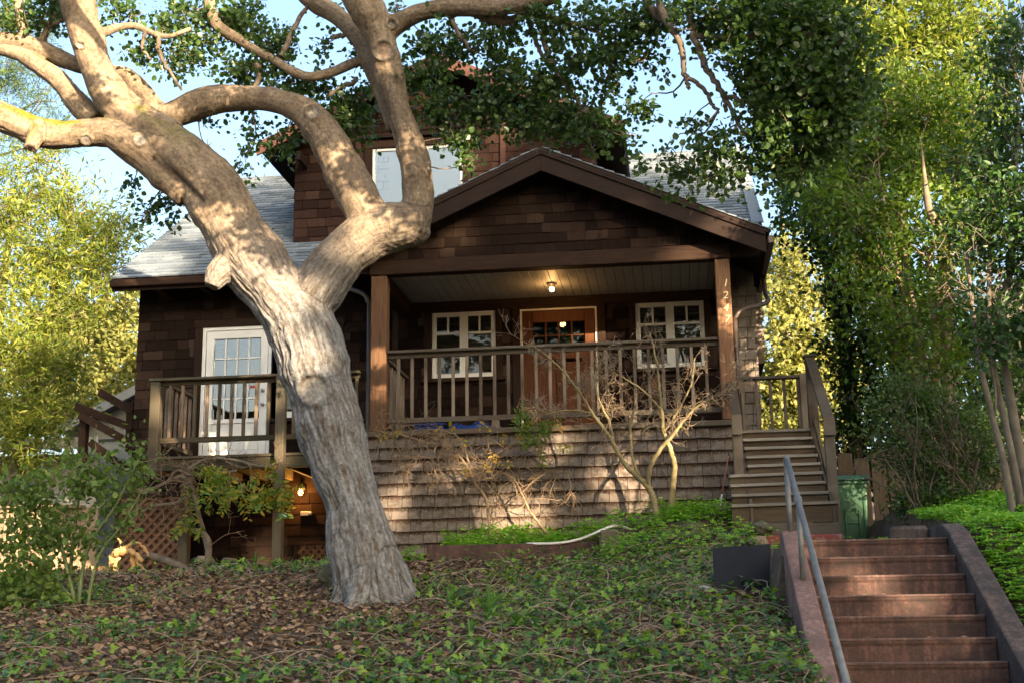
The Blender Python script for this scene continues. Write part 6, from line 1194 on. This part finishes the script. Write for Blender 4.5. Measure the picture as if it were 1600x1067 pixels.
m_wleaf = leaf_mat('wisteria_leaf', [(.065, .13, .018), (.10, .18, .024), (.16, .21, .028), (.27, .21, .03)], .45, .3)
pinnate(cl(330, 740, 17.95, 18, 12, 20) + cl(378, 765, 17.95, 26, 9, 24) + cl(410, 772, 17.95, 20, 8, 16) + cl(310, 775, 17.95, 10, 10, 6) + cl(430, 745, 17.95, 14, 12, 9) + cl(300, 815, 18, 8, 14, 8) + cl(445, 782, 17.95, 6, 12, 6), 'leaves', m_wleaf, wi, .10, .042)
# rose bush, left foreground
m_rose = leaf_mat('rose_leaf', [(.065, .12, .030), (.10, .17, .042), (.15, .20, .055)], .42, .3); m_rstem = plain('rose_stem', (.10, .13, .05), .7, var=.3)
rb = thing('rose_bush', at(120, 985, 13), 'tall leggy rose bush with small leaves at the left edge', 'bush')
T = Tubes(5); tips = []; RC = []
for rows in ([(115, 1010, 12.8, 4), (118, 950, 12.8, 3.5), (100, 870, 12.8, 3), (80, 800, 12.9, 2), (40, 760, 13, 1.2)], [(122, 1010, 12.8, 4), (125, 920, 12.8, 3.2), (140, 850, 12.8, 2.6), (180, 790, 12.8, 2), (215, 720, 12.8, 1.2)], [(118, 1010, 12.9, 3.5), (110, 900, 12.9, 3), (120, 800, 12.9, 2.2), (130, 740, 12.9, 1.4), (150, 700, 13, 1)], [(75, 1010, 12.8, 3), (78, 920, 12.8, 2.6), (60, 850, 12.8, 2), (25, 800, 12.8, 1.3)], [(128, 1010, 12.7, 3), (150, 880, 12.7, 2.4), (190, 820, 12.7, 1.6), (225, 760, 12.7, 1)], [(110, 930, 12.8, 2), (60, 880, 12.7, 1.5), (10, 870, 12.7, 1)]):
    l = limb(rows, 6); T.add(l[:, :3], l[:, 3]); m = len(l)
    for i in range(int(m * .35), m, 2): grow(T, l[i, :3], unit(rng.normal(size=3) + v3(0, 0, .3)), rng.uniform(.15, .35), .005, 1, .5, (1, 2), .7, .1, tips)
props(T.build('stems', m_rstem, rb), kind='stuff')
A, D, S, E_ = clump_leaves([ell(*a) for a in ((60, 780, 12.9, 45, 30, None, .8), (130, 740, 12.9, 45, 28, None, .8), (200, 745, 12.9, 32, 26, None, .7), (170, 790, 12.8, 40, 25, None, .7), (90, 830, 12.8, 45, 28, None, .8), (30, 840, 12.8, 35, 40, None, .8), (150, 845, 12.8, 35, 22, None, .5), (30, 760, 13, 35, 30, None, .6), (215, 700, 12.9, 18, 16, None, .5), (20, 910, 12.7, 40, 40, None, .9), (80, 900, 12.7, 45, 35, None, .6))], 850, .26, 9, .3, .1, .07, .7)
n = len(A); k = rng.uniform(.6, 1.25, n); link('leaves', leaves_mesh('leaves', A, D, unit(rng.normal(size=(n, 3)) * .7 + np.array([0, -.3, .8])), .068 * k, .050 * k, 'oak'), m_rose, rb)
# twiggy shrub right of the bin
sb = thing('twiggy_shrub', at(1440, 800, 15.5), 'twiggy grey green shrub beside the green bin', 'bush'); T = Tubes(4); tips = []
for k in range(22):
    p0 = at(rng.uniform(1425, 1550), 815, rng.uniform(14.6, 16)); p0[2] = ground_z(np.array([p0[0]]), np.array([p0[1]]))[0] - .05
    grow(T, p0, unit(v3(rng.uniform(-.35, .4), rng.uniform(-.3, .3), 1)), rng.uniform(.5, .85), .014, 3, .5, (2, 3), .75, .1, tips, .6)
props(T.build('stems', m_bark_d, sb), kind='stuff')
A, D, S, E_ = clump_leaves([ell(*a) for a in ((1400, 620, 15.6, 45, 30, None, .7), (1385, 650, 15.4, 25, 25, None, .5), (1450, 640, 15.6, 50, 35, None, .8), (1500, 680, 15.5, 45, 40, None, .8), (1420, 700, 15.3, 50, 35, None, .8), (1470, 740, 15.2, 45, 30, None, .7), (1530, 720, 15.4, 35, 40, None, .7), (1420, 775, 15, 28, 18, None, .6), (1540, 640, 15.8, 30, 30, None, .6), (1440, 790, 14.9, 40, 18, None, .8), (1500, 780, 14.9, 40, 22, None, .9))], 3000, .24, 9, .3, .1, .06, .8)
n = len(A); k = rng.uniform(.6, 1.25, n); link('leaves', leaves_mesh('leaves', A, D, unit(rng.normal(size=(n, 3)) * .8 + np.array([0, -.2, .6])), .056 * k, .034 * k, 'thin'), m_shrubleaf, sb)

# ------------------------------------------------------------------ what covers the ground
def scatter(n, x0, x1, y0, y1, mask=None):
    X = rng.uniform(x0, x1, n); Y = rng.uniform(y0, y1, n); m = np.ones(n, bool) if mask is None else rng.random(n) < mask(X, Y); X, Y = X[m], Y[m]
    return np.stack([X, Y, ground_z(X, Y)], -1)
def lay(name, P_, mat, L, W, shape, lift, up, curl=0., label=None, cat=None):
    n = len(P_); P_ = P_ + np.stack([0 * lift, 0 * lift, lift], -1) if np.ndim(lift) else P_ + np.array([0, 0, lift]); k = rng.uniform(.55, 1.3, n); a = rng.uniform(0, 2 * math.pi, n)
    D = np.stack([np.cos(a), np.sin(a), rng.normal(size=n) * .35 * (1.2 - min(up, 1))], -1); N = unit(rng.normal(size=(n, 3)) * (1 / max(up, .1)) * .35 + np.array([0, -.25, 1]))
    cu = rng.uniform(-curl, curl, n) if curl else 0.
    return props(link(name, leaves_mesh(name, P_, D, N, L * k, W * k, shape, cu), mat), label, cat, kind='stuff')
nz2 = lambda X, Y, s, o: fbm(np.stack([X * s, Y * s, 0 * X + o], -1), 3)
yard = lambda X, Y: np.where((X < .86) & ~((Y > 16.2) & (X > -3.2)), 1., 0.)
m_lit, nt, b = new_mat('dry_leaf'); g = nd(nt, 'ShaderNodeNewGeometry'); c = ramp(nt, g.outputs['Random Per Island'], [(0, (.036, .024, .016)), (.35, (.088, .058, .038)), (.7, (.17, .115, .077)), (1, (.29, .21, .145))]); nt.links.new(c, b.inputs['Base Color']); b.inputs['Roughness'].default_value = .8; b.inputs['Specular IOR Level'].default_value = .25
P_ = np.vstack([scatter(44000, -8.5, .9, 8.2, 16.6, yard), scatter(7000, -12, .6, 16, 19.6, lambda X, Y: yard(X, Y) * .9)])
lay('leaf_litter', P_, m_lit, .062, .036, 'oak', rng.uniform(.004, .03, len(P_)), .5, 2.2)
ivy_mask = lambda X, Y: yard(X, Y) * np.clip(.26 + .85 * nz2(X, Y, 1.1, 3) + .75 * sstep(-3.2, -1.2, X) * (1 - .6 * sstep(14.5, 16, Y)) + .6 * (1 - sstep(9.2, 10.2, Y)) - .55 * np.exp(-((X + 3.6) / 1.6) ** 2 - ((Y - 12.3) / 1.8) ** 2) - .9 * sstep(-3.9, -3.4, X) * (1 - sstep(-1.2, -.7, X)) * sstep(14.6, 15.4, Y) - 1.2 * np.exp(-((X - .45) / .35) ** 2 - ((Y - 11.8) / .5) ** 2), .02, 1)
m_ivy = leaf_mat('ivy_leaf', [(.018, .060, .020), (.032, .092, .028), (.055, .13, .035), (.090, .18, .042), (.16, .27, .055)], .30, .4, rough=.42)
P_ = scatter(34000, -8.5, .9, 8.2, 16.4, lambda X, Y: ivy_mask(X, Y) * np.clip(.75 + .9 * nz2(X, Y, 3.1, 9), .1, 1)); lay('ivy', P_, m_ivy, .052, .052, 'ivy', rng.uniform(.02, .13, len(P_)) * (1 + .1 * sstep(-2, .5, P_[:, 0])), .55)
m_ivyn = leaf_mat('young_ivy_leaf', [(.10, .20, .028), (.15, .27, .035), (.20, .30, .05)], .4, .35)
P_ = scatter(4200, -7.5, .88, 8.3, 16.3, lambda X, Y: np.clip(ivy_mask(X, Y) + .12, 0, 1)); lay('young_ivy', P_, m_ivyn, .066, .062, 'ivy', rng.uniform(.06, .17, len(P_)), .7)
m_stem = plain('dry_ivy_stem', (.21, .17, .125), .9, var=.35, scale=5); T = Tubes(4)
P_ = scatter(2700, -7.5, .9, 8.2, 16.2, lambda X, Y: np.clip(ivy_mask(X, Y) * .55, .05, 1))
for p in P_:
    k = 8; a = rng.uniform(0, 6.28); q = [p]; L_ = rng.uniform(.25, .9)
    for i in range(k): a += rng.normal() * .45; q.append(q[-1] + np.array([math.cos(a), math.sin(a), 0]) * L_ / k)
    q = np.array(q); q[:, 2] = ground_z(q[:, 0], q[:, 1]) + .02 + np.abs(np.sin(np.linspace(0, 3.1, k + 1))) * rng.uniform(.0, .14); q[:, 0] = np.minimum(q[:, 0], .87); T.add(q, np.linspace(rng.uniform(.003, .008), .0025, k + 1))
props(T.build('ivy_stems', m_stem), kind='stuff')
# clover
m_clov = leaf_mat('clover_leaf', [(.085, .24, .014), (.13, .32, .022), (.19, .38, .03), (.27, .42, .04)], .42, .3)
C1 = scatter(13000, -3.08, .72, 16.28, 17.95, lambda X, Y: np.clip(.62 + .6 * nz2(X, Y, 1.6, 8) - .5 * sstep(-1.1, -.7, X) * (1 - sstep(-.4, 0, X)), .05, 1)); C2 = scatter(34000, 2.50, 6.2, 8.6, 16.2, lambda X, Y: np.clip(.85 + .55 * nz2(X, Y, .9, 6) - .5 * sstep(14.0, 15.5, Y), .04, 1)); C3 = scatter(1600, -4.05, -3.35, 16.0, 17.6); C4 = scatter(2500, .95, 2.3, 12.2, 15.9, lambda X, Y: np.clip(.05 + .5 * nz2(X, Y, 1.5, 2), 0, 1)); C5 = scatter(2600, -.9, .85, 14.4, 16.2, lambda X, Y: np.clip(.5 + .7 * nz2(X, Y, 1.8, 4), 0, 1))
P_ = np.vstack([C1, C2, C3, C4, C5]); tall = np.clip(.05 + .05 * nz2(P_[:, 0], P_[:, 1], 2.2, 1), .01, .14) * (1 + 1.4 * (P_[:, 0] < 1))
lift = rng.uniform(.2, 1.5, len(P_)) * tall
tri = np.repeat(np.arange(len(P_)), 3); a0 = np.repeat(rng.uniform(0, 6.28, len(P_)), 3) + np.tile([0, 2.09, 4.19], len(P_)); Q = P_[tri] + np.stack([0 * a0, 0 * a0, np.repeat(lift, 3)], -1)
kk = np.repeat(rng.uniform(.7, 1.3, len(P_)), 3); Nn = unit(np.repeat(rng.normal(size=(len(P_), 3)) * .35, 3, axis=0) + np.array([0, -.35, 1])); Dd = np.stack([np.cos(a0), np.sin(a0), -.15 + 0 * a0], -1)
props(link('clover', leaves_mesh('clover', Q, Dd, Nn, .034 * kk, .036 * kk, 'thin'), m_clov), kind='stuff')
# strap leaved plants on the bank
m_strap = leaf_mat('strap_leaf', [(.035, .11, .018), (.06, .16, .025), (.09, .20, .03)], .35, .45)
def strap(px, py, Y, n, L, label, group='strap leaved plants on the bank'):
    c0 = at(px, py, Y); c0[2] = ground_z(np.array([c0[0]]), np.array([c0[1]]))[0]; t = thing('strap_plant', c0, label, 'plant', group)
    for k in range(n):
        a = rng.uniform(0, 6.28); tilt = rng.uniform(.15, .9); LL = L * rng.uniform(.6, 1.1); m = 7; s = np.linspace(0, 1, m); h = v3(math.cos(a), math.sin(a), 0)
        C = c0 + h * (.02 + (s * tilt * LL)[:, None] ** 1.3) + v3(0, 0, 1) * ((s - .45 * tilt * s ** 2.5) * LL)[:, None]; w = .013 * np.sin(np.clip(s * 2.6 + .45, 0, math.pi))[:, None] + .001; sd = v3(-h[1], h[0], 0)
        V_ = np.vstack([C - sd * w, C - v3(0, 0, .006) + 0 * w, C + sd * w]); Fq_ = [(i + j * m, i + 1 + j * m, i + 1 + (j + 1) * m, i + (j + 1) * m) for i in range(m - 1) for j in (0, 1)]
        link('blade', np_mesh('blade', V_, np.array(Fq_), np.full(len(Fq_), 4)), m_strap, t, True)
strap(765, 968, 11.7, 16, .36, 'strap leaved green plant at the middle of the bank, the largest'); strap(704, 938, 12.4, 8, .28, 'small strap leaved plant nearest the oak trunk'); strap(812, 1003, 10.9, 9, .28, 'strap leaved plant low on the bank before the large one'); strap(735, 1010, 10.8, 7, .22, 'smallest strap leaved tuft low on the bank')
strap(395, 893, 18.6, 12, .45, 'tall grassy tuft beside the crawl-space vent', 'tufts under the balcony'); strap(260, 900, 18.6, 6, .2, 'low grassy tuft before the lattice screen', 'tufts under the balcony')
# loose leaves and dust on the steps
P_ = np.array([[rng.uniform(1.08, 2.25), 11.5 - RUN * k + rng.uniform(.0, .2), 2.335 - RISE * k] for k in range(8) for _ in range(5)]); lay('step_litter', P_, m_lit, .04, .022, 'oak', .004, 1.2, 1.5)

bpy.context.view_layer.update()
